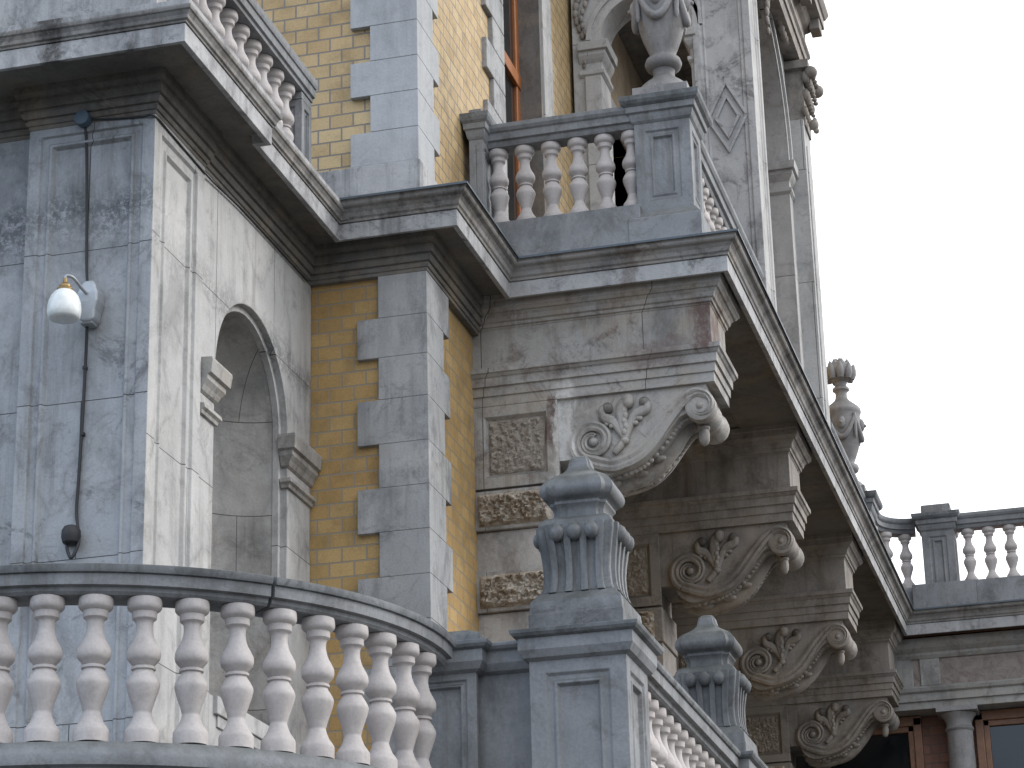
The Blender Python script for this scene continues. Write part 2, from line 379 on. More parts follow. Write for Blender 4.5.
OFF = {}
def split(prof, zs):
    inn = min(q for q, z in prof) + .02
    k_ = next(i for i, (q, z) in enumerate(prof) if z > zs)
    l_ = max(i for i, (q, z) in enumerate(prof) if z > zs)
    lo = [p for p in prof[:k_]] + [(prof[k_ - 1][0], zs - .001), (inn, zs - .001)]
    up = [(inn, zs), (prof[k_ - 1][0], zs)] + prof[k_:l_ + 1]
    return lo, up
def tag(o, label=None, cat=None, group=None, kind=None):
    if label: o['label'] = label
    if cat: o['category'] = cat
    if group: o['group'] = group
    if kind: o['kind'] = kind
    return o
def thing(name, loc, label, cat, group=None):
    o = bpy.data.objects.new(name, None); COL.objects.link(o); o.location = loc
    o.empty_display_size = .2
    OFF[o.name] = Vector(loc); return tag(o, label, cat, group)
def obj(name, mb, mat, parent=None, bevel=.006, smooth=None, label=None, seg=2):
    off = OFF.get(parent.name, Vector((0, 0, 0))) if parent else Vector((0, 0, 0))
    me = bpy.data.meshes.new(name)
    me.from_pydata([tuple(Vector(q) - off) for q in mb.v], [], mb.f)
    bm = bmesh.new(); bm.from_mesh(me); bmesh.ops.recalc_face_normals(bm, faces=bm.faces); bm.to_mesh(me); bm.free()
    o = bpy.data.objects.new(name, me); COL.objects.link(o)
    me.materials.append(M[mat])
    if smooth is not None:
        for p in me.polygons: p.use_smooth = True
        me.set_sharp_from_angle(angle=radians(smooth))
    if bevel:
        b = o.modifiers.new('soft_edges', 'BEVEL'); b.width = bevel; b.segments = seg; b.limit_method = 'ANGLE'; b.angle_limit = radians(35)
        b.harden_normals = False
    if parent: o.parent = parent; OFF[o.name] = off
    if label: o['label'] = label
    return o
def inst(src, loc, parent, rot=0):      # a copy of a part, placed at a world position
    o = src.copy(); COL.objects.link(o); o.parent = parent
    o.location = Vector(loc) - OFF[parent.name]; o.rotation_euler = (0, 0, rot); return o
mpY = lambda y: (lambda u, z, d: (u, y + d, z))          # face looking to -Y
mpX = lambda x: (lambda u, z, d: (x - d, u, z))          # face looking to +X

BAL = [(.070, 0), (.083, .008), (.085, .07), (.078, .085), (.062, .10), (.060, .145), (.044, .165), (.041, .22), (.052, .285),
       (.076, .35), (.083, .385), (.079, .425), (.058, .46), (.05, .472), (.060, .478), (.060, .495), (.05, .502), (.064, .535),
       (.080, .58), (.079, .62), (.061, .70), (.045, .775), (.044, .80), (.060, .86), (.080, .90), (.086, .92), (.086, 1.0)]
def fine(prof, n=3):
    out = []
    P = prof
    for i in range(len(P) - 1):
        p0 = P[max(i - 1, 0)]; p1 = P[i]; p2 = P[i + 1]; p3 = P[min(i + 2, len(P) - 1)]
        sharp = abs(p2[1] - p1[1]) < .02
        for k_ in range(n if not sharp else 1):
            t = k_ / n
            if sharp: out.append(p1); continue
            r = .5 * ((2 * p1[0]) + (-p0[0] + p2[0]) * t + (2 * p0[0] - 5 * p1[0] + 4 * p2[0] - p3[0]) * t * t + (-p0[0] + 3 * p1[0] - 3 * p2[0] + p3[0]) * t ** 3)
            out.append((r, p1[1] + (p2[1] - p1[1]) * t))
    out.append(P[-1]); return out
def baluster_mesh(H):
    mb = MB(); pr = fine(BAL)
    mb.lathe([(r, -t * H) for r, t in pr], seg=26); return mb
BALM = {}
def add_balusters(parent, pts, ztop, H):
    for i, (x, y) in enumerate(pts):
        if H not in BALM:
            mb = baluster_mesh(H); me = bpy.data.meshes.new('baluster')
            me.from_pydata(mb.v, [], mb.f)
            bm = bmesh.new(); bm.from_mesh(me); bmesh.ops.recalc_face_normals(bm, faces=bm.faces); bm.to_mesh(me); bm.free()
            me.materials.append(M['baluster'])
            for p in me.polygons: p.use_smooth = True
            me.set_sharp_from_angle(angle=radians(38)); BALM[H] = me
        o = bpy.data.objects.new('baluster', BALM[H]); COL.objects.link(o); o.parent = parent
        o.location = Vector((x, y, ztop)) - OFF[parent.name]
        o.rotation_euler = (random.uniform(-.008, .008), random.uniform(-.008, .008), random.uniform(0, 6))

# ------------------------------------------------------------------ coordinates read off the photograph
XQ, YQ = -5.074, 17.0        # lower quoin corner
XL, YL = -6.003, 13.886      # left block pier corner
XN = -6.02                  # niche wall
ZW, ZF, ZC = 9.13, 9.32, 9.62  # wall top, fascia bottom, cornice top
YB = 18.45; XB = -3.145      # bracket side face and frieze end
BRY = [18.45, 22.38, 26.13, 29.95]; BT = .66

# ------------------------------------------------------------------ ground
mb = MB().box(-600, 600, -300, 1500, -.5, 0)
tag(obj('ground', mb, 'ground', bevel=0), kind='structure')
mb = MB().box(-14, -2.9, 13.5, 31, 3.95, 4.12)
tag(obj('terrace_floor', mb, 'paving', bevel=0), kind='structure')

# ------------------------------------------------------------------ VILLA
V = thing('villa', (-8, 20, 0), 'ornate villa of yellow brick and weathered grey stone with arched niche, corbelled balcony and loggia', 'building')
# walls ---------------------------------------------------------------
mb = MB()
mb.box(-14, -6.905, YL + .1, 15, 0, ZF)                       # recessed front, left of the pier
mb.box(-6.905, -6.06, YL + .045, 14.7, 0, ZF)                 # pier core
obj('recessed_wall', mb, 'marble', V)
mb = MB()
mb.nested(mpY(YL), (-6.905, XL, 3.9, 9.13), [(.085, 0), (.095, .02), (.14, .02), (.150, .004), (.165, .004), (.185, .038)], .05)
mb.box(-6.905, XL, YL + .001, YL + .06, 9.13, 9.3)
obj('pier_face', mb, 'marble', V, bevel=.004)
mb = MB()
mb.nested(mpX(XL + .002), (YL + .0015, 14.772, 3.9, 9.13), [(.125, 0), (.14, .022), (.20, .022), (.215, .006), (.225, .006), (.245, .032)], .08)
mb.box(XL - .08, XL + .001, YL + .065, 14.772, 9.13, 9.3)
obj('pier_side', mb, 'marble_wall', V, bevel=.004)
# niche wall
mb = MB(); NZ = 7.70
mb.archwall(mpX(XN), 14.70, 17.04, 3.9, ZF, 15.80, .73, NZ, 5.45, 0, .085)
obj('niche_wall', mb, 'marble_wall', V, bevel=.006)
mb = MB()
mb.archring(mpX(XN), 15.80, NZ, .682, .80, .05, .10, legs=5.4)
obj('niche_surround', mb, 'marble_wall', V, bevel=.004)
# niche hollow : half cylinder and quarter sphere
mb = MB(); v = []; f = []; seg = 24
nr = .69
for i in range(seg + 1):
    a = pi * i / seg
    v += [(XN - .085 - nr * sin(a) * .85, 15.80 - nr * cos(a), 5.45), (XN - .085 - nr * sin(a) * .85, 15.80 - nr * cos(a), NZ)]
for i in range(seg): f.append((2 * i, 2 * i + 2, 2 * i + 3, 2 * i + 1))
mb.add(v, f); v = []; f = []
for j in range(13):
    e_ = (pi / 2) * j / 12
    for i in range(seg + 1):
        a = pi * i / seg
        v.append((XN - .085 - nr * .85 * sin(a) * cos(e_ * 1.0) , 15.80 - nr * cos(a) * cos(e_), NZ + nr * sin(e_)))
for j in range(12):
    for i in range(seg): a = j * (seg + 1) + i; f.append((a, a + 1, a + seg + 2, a + seg + 1))
mb.add(v, f)
o = obj('niche_hollow', mb, 'niche', V, bevel=0, smooth=60)
mb = MB().box(XN - .75, XN + .03, 15.15, 16.8, 5.33, 5.45); mb.box(XN - .02, XN + .015, 15.2, 16.76, 5.25, 5.33)
obj('niche_sill', mb, 'marble_wall', V)
# backing behind the hollow so that nothing shows through
mb = MB().box(-14, XN - .80, 14.0, 17.2, 0, ZF); mb.box(XN - .8, XN - .09, 14.0, 15.2, 0, ZF); mb.box(XN - .8, XN - .09, 16.78, 17.2, 0, ZF)
mb.box(XN - .8, XN - .09, 14.0, 17.2, 8.6, ZF); mb.box(XN - .8, XN - .09, 14, 17.2, 0, 5.3)
obj('wall_core', mb, 'marble', V, bevel=0)
IMP = [(0, 7.46), (.02, 7.475), (.035, 7.51), (.06, 7.545), (.06, 7.58), (.085, 7.59), (.095, 7.68), (.09, 7.70), (0, 7.706), (-.05, 7.706), (-.05, 7.46)]
AST = [(0, 7.30), (.02, 7.305), (.025, 7.33), (.045, 7.345), (.04, 7.375), (0, 7.38), (-.05, 7.38), (-.05, 7.30)]
for ya, yb_ in ((14.79, 15.07), (16.53, 17.0)):
    mb = MB(); pth = [(XN - .07, ya), (XN, ya), (XN, yb_), (XN - .07, yb_)] if ya < 15 else [(XN - .045, ya), (XN, ya), (XN, 17.035)]
    if ya < 15: pth = [(XN, ya), (XN, yb_), (XN - .045, yb_)]
    mb.sweep(pth, IMP); mb.sweep(pth, AST)
    obj('impost', mb, 'cornice', V, bevel=.003)

# brick walls and quoins
mb = MB()
mb.box(-14, XQ - .05, YQ + .05, 18.6, 0, 9.4)
mb.box(-14, -5.15, 18.6, 31.2, 0, 9.4)
obj('lower_brick_wall', mb, 'brick', V, bevel=0)
XU = -5.125
WY0, WY1, WZ0, WZ1 = 19.75, 21.22, 9.9, 14.6
mb = MB()
mb.box(-14, XU - .045, YQ + .05, WY0, 9.4, 20)
mb.box(-14, XU - .045, WY1, 22.6, 9.4, 20)
mb.box(-14, XU - .045, WY0, WY1, 9.4, WZ0)
mb.box(-14, XU - .045, WY0, WY1, WZ1, 20)
mb.box(-14, XU - .62, WY0, WY1, WZ0, WZ1)
mb.box(-14, XU - .045, 22.6, 24.0, 9.4, 20); mb.box(-14, XU - .6, 24, 25.4, 9.4, 20)
mb.box(-14, XU - .045, 24.0, 25.4, 13.9, 20); mb.box(-14, XU - .045, 25.4, 31.2, 9.4, 20)
obj('upper_brick_wall', mb, 'brick_upper', V, bevel=0)
zs = [9.14, 8.755, 8.43, 8.09, 7.735, 7.39, 7.045, 6.70, 6.36, 6.02, 5.68, 5.34, 5.0, 4.66, 4.32, 3.98]
for i in range(len(zs) - 1):
    nar = i % 2 == 0
    g = .0006
    mb = MB().box(-5.465 if nar else -5.635, XQ, YQ, 17.60 if nar else 17.44, zs[i + 1] + g, zs[i] - g)
    obj('quoin', mb, 'quoin', V, bevel=.004)
zu = [10.05, 10.34, 10.66, 10.965, 11.28] + [11.28 + .31 * j for j in range(1, 14)]
for i in range(len(zu) - 1):
    wide = i % 2 == 0
    mb = MB().box(-5.685 if wide else -5.52, XU, YQ, 17.44 if wide else 17.60, zu[i] + .0006, zu[i + 1] - .0006)
    obj('quoin', mb, 'quoin_upper', V, bevel=.005)
mb = MB().box(-9, XU + .012, YQ - .012, 17.2, 9.5, 10.05); mb.box(XU - .3, XU + .012, 17.2, 19.35, 9.5, 10.05)
obj('wall_plinth', mb, 'fascia', V, bevel=.01)
# upper window with toothed stone jambs
for i, z0 in enumerate([10.05 + .31 * j for j in range(16)]):
    mb = MB().box(XU - .10, XU + (.0 if i % 2 else .0), 19.35 if i % 2 else 19.13, WY0, z0 + .002, z0 + .308)
    obj('jamb_stone', mb, 'quoin', V, bevel=.01)
mb = MB().box(XU - .60, XU - .02, WY1 - .012, WY1 + .05, WZ0, WZ1)
mb.box(XU - .60, XU - .102, WY0 - .04, WY0 + .004, WZ0, WZ1)
obj('window_reveal', mb, 'cornice_dark', V)
mb = MB().box(XU - .3, XU + .0, WY1 + .05, 21.63, 9.6, 20)
obj('jamb_strip', mb, 'marble_wall', V)
XW = -5.36
mb = MB()
mb.box(XW - .06, XW, WY0 + .0, WY0 + .12, WZ0, WZ1); mb.box(XW - .06, XW, WY1 - .12, WY1, WZ0, WZ1)
mb.box(XW - .05, XW + .02, 20.42, 20.55, WZ0, WZ1)
mb.box(XW - .05, XW + .015, WY0, WY1, 12.72, 12.86); mb.box(XW - .06, XW, WY0, WY1, WZ0, WZ0 + .2)
wf = obj('window', mb, 'wood', V, bevel=.01)
mb = MB().box(XW - .045, XW - .03, WY0 + .1, WY1 - .1, WZ0, WZ1)
obj('pane', mb, 'glass', wf, bevel=0)

# bed mouldings and cornice ----------------------------------------------
BED = [(-.1, 9.10), (.006, 9.10), (.006, 9.128), (.018, 9.13), (.026, 9.148), (.026, 9.158), (.016, 9.16), (.016, 9.172), (.036, 9.175), (.05, 9.205), (.05, 9.217), (.038, 9.22), (.038, 9.232), (.062, 9.236), (.064, 9.30), (.056, 9.303), (.056, 9.315), (.078, 9.32), (.088, 9.345), (.088, 9.398), (-.1, 9.398)]
mb = MB().sweep([(-13, YL + .1), (-6.905, YL + .1), (-6.905, YL), (XL, YL), (XL, 14.772), (XN, 14.772), (XN, YQ), (XQ, YQ), (XQ, YB + .06)], BED)
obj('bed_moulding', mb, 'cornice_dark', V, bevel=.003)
FX = -2.954
CPATH = [(-13, 13.39), (-5.60, 13.39), (-5.60, 15.0), (-5.688, 15.0), (-5.688, 16.73), (-4.75, 16.73), (-4.75, 18.255), (FX, 18.255), (FX, 30.42), (6, 30.42)]
obj('corona', MB().sweep(CPATH, [(-.30, 9.402), (-.046, 9.40), (-.040, ZF + .006), (-.022, ZF + .006), (-.020, ZF), (.003, ZF), (.003, 9.452), (-.30, 9.452)]), 'fascia', V, bevel=.003)
obj('soffit', MB().sweep(CPATH, [(-.62, 9.392), (-.055, 9.392), (-.055, 9.45), (-.62, 9.45)]), 'soffit_dark', V, bevel=.003)
CA = CPATH[:5] + [(-5.60, 16.73)]; CB = [(-5.75, 16.73)] + CPATH[5:]
obj('cornice', MB().sweep(CA, [(-.55, 9.455), (.012, 9.455), (.014, 9.468), (.028, 9.476), (.031, 9.50), (.045, 9.525), (.056, 9.532), (.060, 9.548), (.060, 9.560), (-.55, 9.57)]), 'crown', V, bevel=.003)
obj('cornice_fillet', MB().sweep(CA, [(-.5, 9.573), (.048, 9.565), (.050, 9.605), (-.5, 9.61)]), 'fascia', V, bevel=.003)
obj('cornice', MB().sweep(CB, [(-.55, 9.455), (.014, 9.455), (.016, 9.475), (.03, 9.488), (.038, 9.52), (.058, 9.548), (.085, 9.56), (.095, 9.572), (.097, 9.598), (.107, 9.60), (.107, 9.612), (-.55, 9.63)]), 'crown', V, bevel=.003)
obj('lead_flashing', MB().sweep(CB, [(-.5, 9.632), (.112, 9.6145), (.116, 9.602), (.122, 9.602), (.122, 9.620), (-.5, 9.65)]), 'lead', V, bevel=0)
# soffit slabs behind the corona
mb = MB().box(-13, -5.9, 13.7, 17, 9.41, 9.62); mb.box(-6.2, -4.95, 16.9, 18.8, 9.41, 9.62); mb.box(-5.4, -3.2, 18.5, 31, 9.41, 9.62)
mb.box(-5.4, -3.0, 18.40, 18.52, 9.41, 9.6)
obj('balcony_slab', mb, 'soffit_dark', V, bevel=.004)
# beams under the slab between the brackets, and the edge beam
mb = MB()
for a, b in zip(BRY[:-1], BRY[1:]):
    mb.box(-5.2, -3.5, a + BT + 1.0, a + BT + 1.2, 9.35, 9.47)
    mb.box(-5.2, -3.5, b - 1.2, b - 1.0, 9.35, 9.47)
obj('soffit_beam', mb, 'soffit_dark', V, bevel=.01)

# brackets ---------------------------------------------------------------
BEDB = [(-.2, 9.135), (0, 9.135), (.008, 9.15), (.022, 9.155), (.024, 9.18), (.04, 9.19), (.05, 9.225), (.07, 9.25), (.085, 9.255), (.10, 9.275), (.112, 9.285), (.114, 9.34), (.12, 9.35), (.12, 9.395), (-.2, 9.395)]
ARC = [(-.2, 8.475), (.0, 8.475), (0, 8.555), (.016, 8.558), (.018, 8.60), (.018, 8.632), (.036, 8.636), (.038, 8.705), (.05, 8.715), (.062, 8.735), (.075, 8.742), (.077, 8.782), (0, 8.80), (-.2, 8.80)]
def spiral(cx, cz, r0, r1, a0, turns, n=60, cw=1):
    out = []
    for i in range(n + 1):
        t = i / n; a = a0 + cw * t * turns * 2 * pi; r = r0 + (r1 - r0) * t ** .85
        out.append((cx + r * cos(a), cz + r * sin(a)))
    return out
def catmull(P, n=8):
    out = []
    for i in range(len(P) - 1):
        p0, p1, p2, p3 = P[max(i - 1, 0)], P[i], P[i + 1], P[min(i + 2, len(P) - 1)]
        for k_ in range(n):
            t = k_ / n
            out.append(tuple(.5 * ((2 * p1[j]) + (-p0[j] + p2[j]) * t + (2 * p0[j] - 5 * p1[j] + 4 * p2[j] - p3[j]) * t * t + (-p0[j] + 3 * p1[j] - 3 * p2[j] + p3[j]) * t ** 3) for j in range(len(p1))))
    out.append(P[-1]); return out
VC = (-4.145, 8.085); SCV = (-3.27, 8.29)
lower = catmull([(-4.30, 8.02), (-4.285, 7.90), (-4.20, 7.81), (-4.092, 7.785), (-3.913, 7.825), (-3.80, 7.86), (-3.708, 7.92), (-3.577, 8.055), (-3.50, 8.15), (-3.43, 8.225), (-3.35, 8.25)], 6)
def ribbon(mb, path, wd, y0, y1, side):
    """raised rounded band following path (x,z); y0 = stone face, y1 = crest"""
    n = len(path); v = []; f = []
    prof = [(-1, 0), (-.92, .75), (-.45, 1), (.0, .72), (.45, 1), (.92, .75), (1, 0)]
    for i, p in enumerate(path):
        a = path[max(i - 1, 0)]; b = path[min(i + 1, n - 1)]; d = Vector((b[0] - a[0], b[1] - a[1])).normalized(); nn = Vector((-d.y, d.x))
        h = wd[i] if isinstance(wd, list) else wd
        for q, t in prof: v.append((p[0] + nn.x * q * h, y0 + (y1 - y0) * t * min(1, h / .03), p[1] + nn.y * q * h))
    k_ = len(prof)
    for i in range(n - 1):
        for j in range(k_ - 1): a = i * k_ + j; f.append((a, a + 1, a + k_ + 1, a + k_))
    f.append(tuple(range(k_))); f.append(tuple((n - 1) * k_ + j for j in range(k_ - 1, -1, -1)))
    mb.add(v, f)
def make_bracket(y0, first):
    y1 = y0 + BT
    # entablature block
    mb = MB(); mb.box(-5.2, XB - .001, y0 + .001, y1 - .001, 8.48, 9.30)
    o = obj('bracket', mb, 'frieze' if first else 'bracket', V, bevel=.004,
            label=None)
    pth = [(-5.15, y0), (XB, y0), (XB, y1), (-5.15, y1)]
    mb = MB().sweep(pth, BEDB); obj('bed_moulding', mb, 'frieze' if first else 'bracket', o, bevel=.003)
    mb = MB().sweep(pth, ARC); obj('architrave', mb, 'frieze' if first else 'bracket', o, bevel=.003)
    # console body
    yc0, yc1 = y0 + .03, y1 - .03
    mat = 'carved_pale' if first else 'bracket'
    mb = MB()
    top = [(-3.17, 8.47), (-4.44, 8.47), (-4.44, 8.02)]
    # body as strips under the band, so that the outline stays concave
    low = lower + [(-3.30, 8.27), (-3.215, 8.29)]
    v = []; f = []
    n = len(low)
    for x_, z_ in low: v += [(x_, yc0, z_), (x_, yc0, 8.475), (x_, yc1, z_), (x_, yc1, 8.475)]
    for i in range(n - 1):
        a = i * 4; b = a + 4
        f += [(a, b, b + 1, a + 1), (a + 2, a + 3, b + 3, b + 2), (a, a + 2, b + 2, b), (a + 1, b + 1, b + 3, a + 3)]
    f += [(0, 1, 3, 2), ((n - 1) * 4, (n - 1) * 4 + 2, (n - 1) * 4 + 3, (n - 1) * 4 + 1)]
    mb.add(v, f)
    mb.box(-4.47, -4.27, yc0 + .004, yc1 - .004, 7.96, 8.478)
    obj('console', mb, mat, o, bevel=0, smooth=40)
    # big volute disc, barrel
    mb = MB()
    for yy, sgn in ((yc0, -1), (yc1, 1)):
        sp = spiral(VC[0], VC[1], .025, .185, radians(200), 2.0, 70, -1)
        sp = spiral(VC[0], VC[1], .045, .16, radians(70), 1.5, 70, 1)
        # band: spiral out, then along the lower edge, up to the small volute
        band = sp[:-1]
        end = [(VC[0] - .052, VC[1] - .185)]
        s2 = spiral(SCV[0], SCV[1], .03, .112, radians(75), 1.15, 44, 1)
        path_mid = catmull([band[-1], (-4.02, 7.872), (-3.90, 7.888), (-3.79, 7.93), (-3.69, 8.01), (-3.60, 8.12), (-3.50, 8.245), (-3.40, 8.35), (-3.30, 8.402), (-3.21, 8.37)], 6)
        w1 = [.022 + .031 * i / len(band) for i in range(len(band))]
        ribbon(mb, band, w1, yy, yy + sgn * .045, sgn)
        wm = [.053 + .012 * sin(pi * i / (len(path_mid) - 1)) - .018 * i / len(path_mid) for i in range(len(path_mid))]
        ribbon(mb, path_mid, wm, yy, yy + sgn * .047, sgn)
        ribbon(mb, s2, [.012 + .022 * i / len(s2) for i in range(len(s2))], yy, yy + sgn * .05, sgn)
        mb.ball((VC[0], yy, VC[1]), .042, (1, 1.1, 1)); mb.ball((SCV[0], yy + sgn * .01, SCV[1]), .038, (1, 1.1, 1))
    # barrel between the small volutes
    v = []; f = []; sg = 22
    prof = [(.10, yc0 - .03), (.122, yc0 - .02), (.125, yc0 + .06), (.105, yc0 + .09), (.092, yc0 + .17), (.10, yc0 + .25), (.118, (yc0 + yc1) / 2 - .02), (.118, (yc0 + yc1) / 2 + .02),
            (.10, yc1 - .25), (.092, yc1 - .17), (.105, yc1 - .09), (.125, yc1 - .06), (.122, yc1 + .02), (.10, yc1 + .03)]
    for r, y_ in prof:
        for j in range(sg): a = 2 * pi * j / sg; v.append((SCV[0] + r * cos(a), y_, SCV[1] + r * sin(a)))
    for i in range(len(prof) - 1):
        for j in range(sg): a = i * sg + j; b = i * sg + (j + 1) % sg; f.append((a, b, b + sg, a + sg))
    f += [tuple(range(sg)), tuple((len(prof) - 1) * sg + j for j in range(sg - 1, -1, -1))]
    mb.add(v, f)
    obj('volute', mb, mat, o, bevel=0, smooth=50)
    # leaf: three curling lobes on a calyx
    for yy, sgn in ((yc0, -1), (yc1, 1)):
        if sgn > 0: continue
        mb = MB()
        def lobe(pts, r0, r1):
            P = catmull([(a, b) for a, b in pts], 6); n = len(P)
            mb.tube([(a, yy + sgn * (.012 + .02 * i / n), b) for i, (a, b) in enumerate(P)], [r0 + (r1 - r0) * (i / (n - 1)) for i in range(n)], 8)
            mb.ball((P[-1][0], yy + sgn * .03, P[-1][1]), r1 * 1.25)
        cx, cz = -3.885, 8.075
        for dx in (0, .013, -.013):
            lobe([(cx, cz), (cx - .01 + dx, cz + .12), (cx - .02 + dx, cz + .22), (cx + .0 + dx, cz + .30), (cx + .035, cz + .315 + dx)], .030, .040)
            lobe([(cx - .01, cz + .02), (cx - .05, cz + .10 + dx), (cx - .10, cz + .17 + dx), (cx - .165, cz + .20 + dx), (cx - .17, cz + .26 + dx * .4), (cx - .13, cz + .275)], .026, .036)
            lobe([(cx + .01, cz + .02), (cx + .05, cz + .13 + dx), (cx + .09, cz + .20 + dx), (cx + .14, cz + .22 + dx), (cx + .19, cz + .25 + dx), (cx + .17, cz + .29)], .026, .036)
        for q in range(5):
            mb.ball((cx + .0 + .012 * (q % 2), yy + sgn * .03, cz + .06 + .045 * q), .03, (.8, 1, 1.3))
            mb.ball((cx - .085 - .02 * q, yy + sgn * .02, cz + .13 + .012 * q - (q % 2) * .02), .022)
            mb.ball((cx + .075 + .018 * q, yy + sgn * .02, cz + .13 + .018 * q - (q % 2) * .02), .022)
        mb.ball((cx, yy + sgn * .02, cz - .01), .036)
        mb.tube([(cx - .09, yy + sgn * .012, cz - .10), (cx - .03, yy + sgn * .02, cz - .04), (cx, yy + sgn * .02, cz)], [.03, .03, .02], 8)
        obj('leaf', mb, mat, o, bevel=0, smooth=60)
    # beading and leaves along the underside
    mb = MB(); ym = (yc0 + yc1) / 2
    L = lower[8:-2]
    for i in range(0, len(L), 2):
        x_, z_ = L[i]
        for yy in (yc0 + .09, yc1 - .09): mb.ball((x_, yy, z_ - .005), .028, (1, .8, .8), 10, 6)
    mb.tube([(x_, ym, z_ + .01) for x_, z_ in L], [.05 + .04 * sin(pi * i / (len(L) - 1)) for i in range(len(L))], 10)
    for i in range(4):
        a = L[3 + i * 9] if 3 + i * 9 < len(L) else L[-1]
        for s_ in (-1, 1): mb.ball((a[0], ym + s_ * .11, a[1] - .005), .055, (1.2, 1, .6), 10, 6)
    obj('beading', mb, mat, o, bevel=0, smooth=60)
    mb = MB()
    mb.lathe([(.012, -.19), (.03, -.175), (.043, -.14), (.046, -.10), (.04, -.06), (.05, -.05), (.05, -.035), (.03, -.02), (.03, .02)], (SCV[0] + .01 - .03, ym - .08, SCV[1] - .07), 16)
    obj('pendant', mb, mat, o, bevel=0, smooth=50)
    # pilaster under the bracket
    mb = MB().box(-5.2, -4.46, y0 + .045, y1 - .01, 3.9, 8.48)
    p = obj('pilaster', mb, mat, V, bevel=.006)
    mb = MB().nested(mpY(y0), (-5.13, -4.43, 7.78, 8.475), [(.09, 0), (.115, .035), (.125, .035)], .05)
    obj('panel_frame', mb, 'frieze' if first else mat, p, bevel=.004)
    # hammered infill
    def rough(rect, yface, amp, nx, nz, mp=None, seed=0):
        u0, u1, z0, z1 = rect; v = []; f = []
        for j in range(nz + 1):
            for i in range(nx + 1):
                u = u0 + (u1 - u0) * i / nx; z = z0 + (z1 - z0) * j / nz
                ed = min(i, nx - i, j, nz - j)
                k_ = min(1, ed / 2.5)
                d = -amp * k_ * (.35 + .9 * abs(noise.fractal(Vector((u * 17 + seed, z * 17, seed)), .7, 2.1, 4)) + .3 * noise.noise(Vector((u * 40, z * 40, seed))))
                v.append((u, yface + d, z))
        for j in range(nz):
            for i in range(nx): a = j * (nx + 1) + i; f.append((a, a + 1, a + nx + 2, a + nx + 1))
        return MB().add(v, f)
    obj('panel', rough((-5.01, -4.55, 7.90, 8.355), y0 + .034, .03, 46, 46, seed=y0), 'panel', p, bevel=0, smooth=35)
    for (za, zb_) in ((7.43, 7.76), (6.76, 7.09), (6.09, 6.42), (5.42, 5.75)):
        mb = MB().box(-5.15, -4.42, y0 - .01, y1, za, zb_)
        bl = obj('rusticated_block', mb, 'frieze' if first else mat, p, bevel=.012)
        obj('rock_face', rough((-5.10, -4.50, za + .03, zb_ - .03), y0 - .0085, .075, 44, 24, seed=za + y0), 'rock', p, bevel=0, smooth=35)
    mb = MB()
    for (za, zb_) in ((7.09, 7.43), (6.42, 6.76), (5.75, 6.09), (4.1, 5.42)):
        mb.box(-5.14, -4.44, y0 + .03, y1, za + .003, zb_ - .003)
    obj('smooth_block', mb, mat, p, bevel=.006)
for i, y in enumerate(BRY): make_bracket(y, i == 0)

# loggia on the balcony ------------------------------------------------------
LY0, LY1 = 22.5, 26.80
PX0, PX1 = -3.86, -3.27
SPZ = 13.86
mb = MB().box(PX0 + .02, PX1 - .04, LY0 + .045, 23.12, 9.5, 15.3)
o = obj('loggia_pier', mb, 'fascia', V)
mb = MB().nested(mpY(LY0), (PX0, PX1, 9.9, 15.3), [(.07, 0), (.085, .02), (.10, .02), (.11, .012), (.125, .03)], .05)
cx, cz = -3.555, 12.78
for s_ in (1, .62):
    hw, hh = .215 * s_, .40 * s_; t = .035
    R1 = [(cx - hw, cz), (cx, cz - hh), (cx + hw, cz), (cx, cz + hh)]
    R2 = [(cx - hw + t, cz), (cx, cz - hh + t * 1.3), (cx + hw - t, cz), (cx, cz + hh - t * 1.3)]
    for j in range(4):
        mb.prism([R1[j], R1[(j + 1) % 4], R2[(j + 1) % 4], R2[j]], mpY(LY0), .002, .032)
obj('diamond_panel', mb, 'fascia', o, bevel=.004)
mb = MB().nested(mpX(PX1 + .002), (LY0 + .0015, 23.12, 9.9, 15.3), [(.08, 0), (.095, .018), (.12, .018), (.13, .03)], .06)
obj('side_panel', mb, 'marble_wall', o, bevel=.004)
mb = MB().sweep([(PX0, 23.1), (PX0, LY0), (PX1, LY0), (PX1, 23.12)], [(-.05, 9.6), (.08, 9.6), (.08, 9.85), (.05, 9.88), (.04, 9.95), (.012, 9.98), (-.05, 9.98)])
obj('pier_base', mb, 'fascia', o, bevel=.004)
# front arch (facing the viewer) between the wall and the pier
mb = MB().archwall(mpY(LY0 + .06), -5.13, PX0 + .03, 9.7, 15.3, -4.365, .465, SPZ, 9.7, 0, .4)
obj('loggia_arch', mb, 'marble_wall', V, bevel=.005)
mb = MB().archring(mpY(LY0 + .06), -4.365, SPZ, .465, .60, -.035, .0, legs=None); mb.archring(mpY(LY0 + .06), -4.365, SPZ, .56, .61, -.06, -.03)
obj('archivolt', mb, 'marble_wall', V, bevel=.004)
IMQ = [(-.04, 13.46), (.0, 13.46), (.03, 13.49), (.03, 13.53), (0, 13.54), (0, 13.62), (.03, 13.66), (.05, 13.70), (.05, 13.74), (.08, 13.75), (.09, 13.84), (.0, 13.86), (-.04, 13.86)]
for a, b in ((-5.06, -4.83), (-3.90, PX0 + .03)):
    pth = [(a, LY0 + .06), (b, LY0 + .06), (b, LY0 + .46)] if a < -4.5 else [(a, LY0 + .46), (a, LY0 + .06), (b, LY0 + .06)]
    obj('impost', MB().sweep(pth, IMQ), 'marble_wall', V, bevel=.003)
mb = MB().box(-5.0, -4.83, LY0 + .02, LY0 + .07, 9.7, 13.46)
obj('arch_pilaster', mb, 'marble_wall', V)
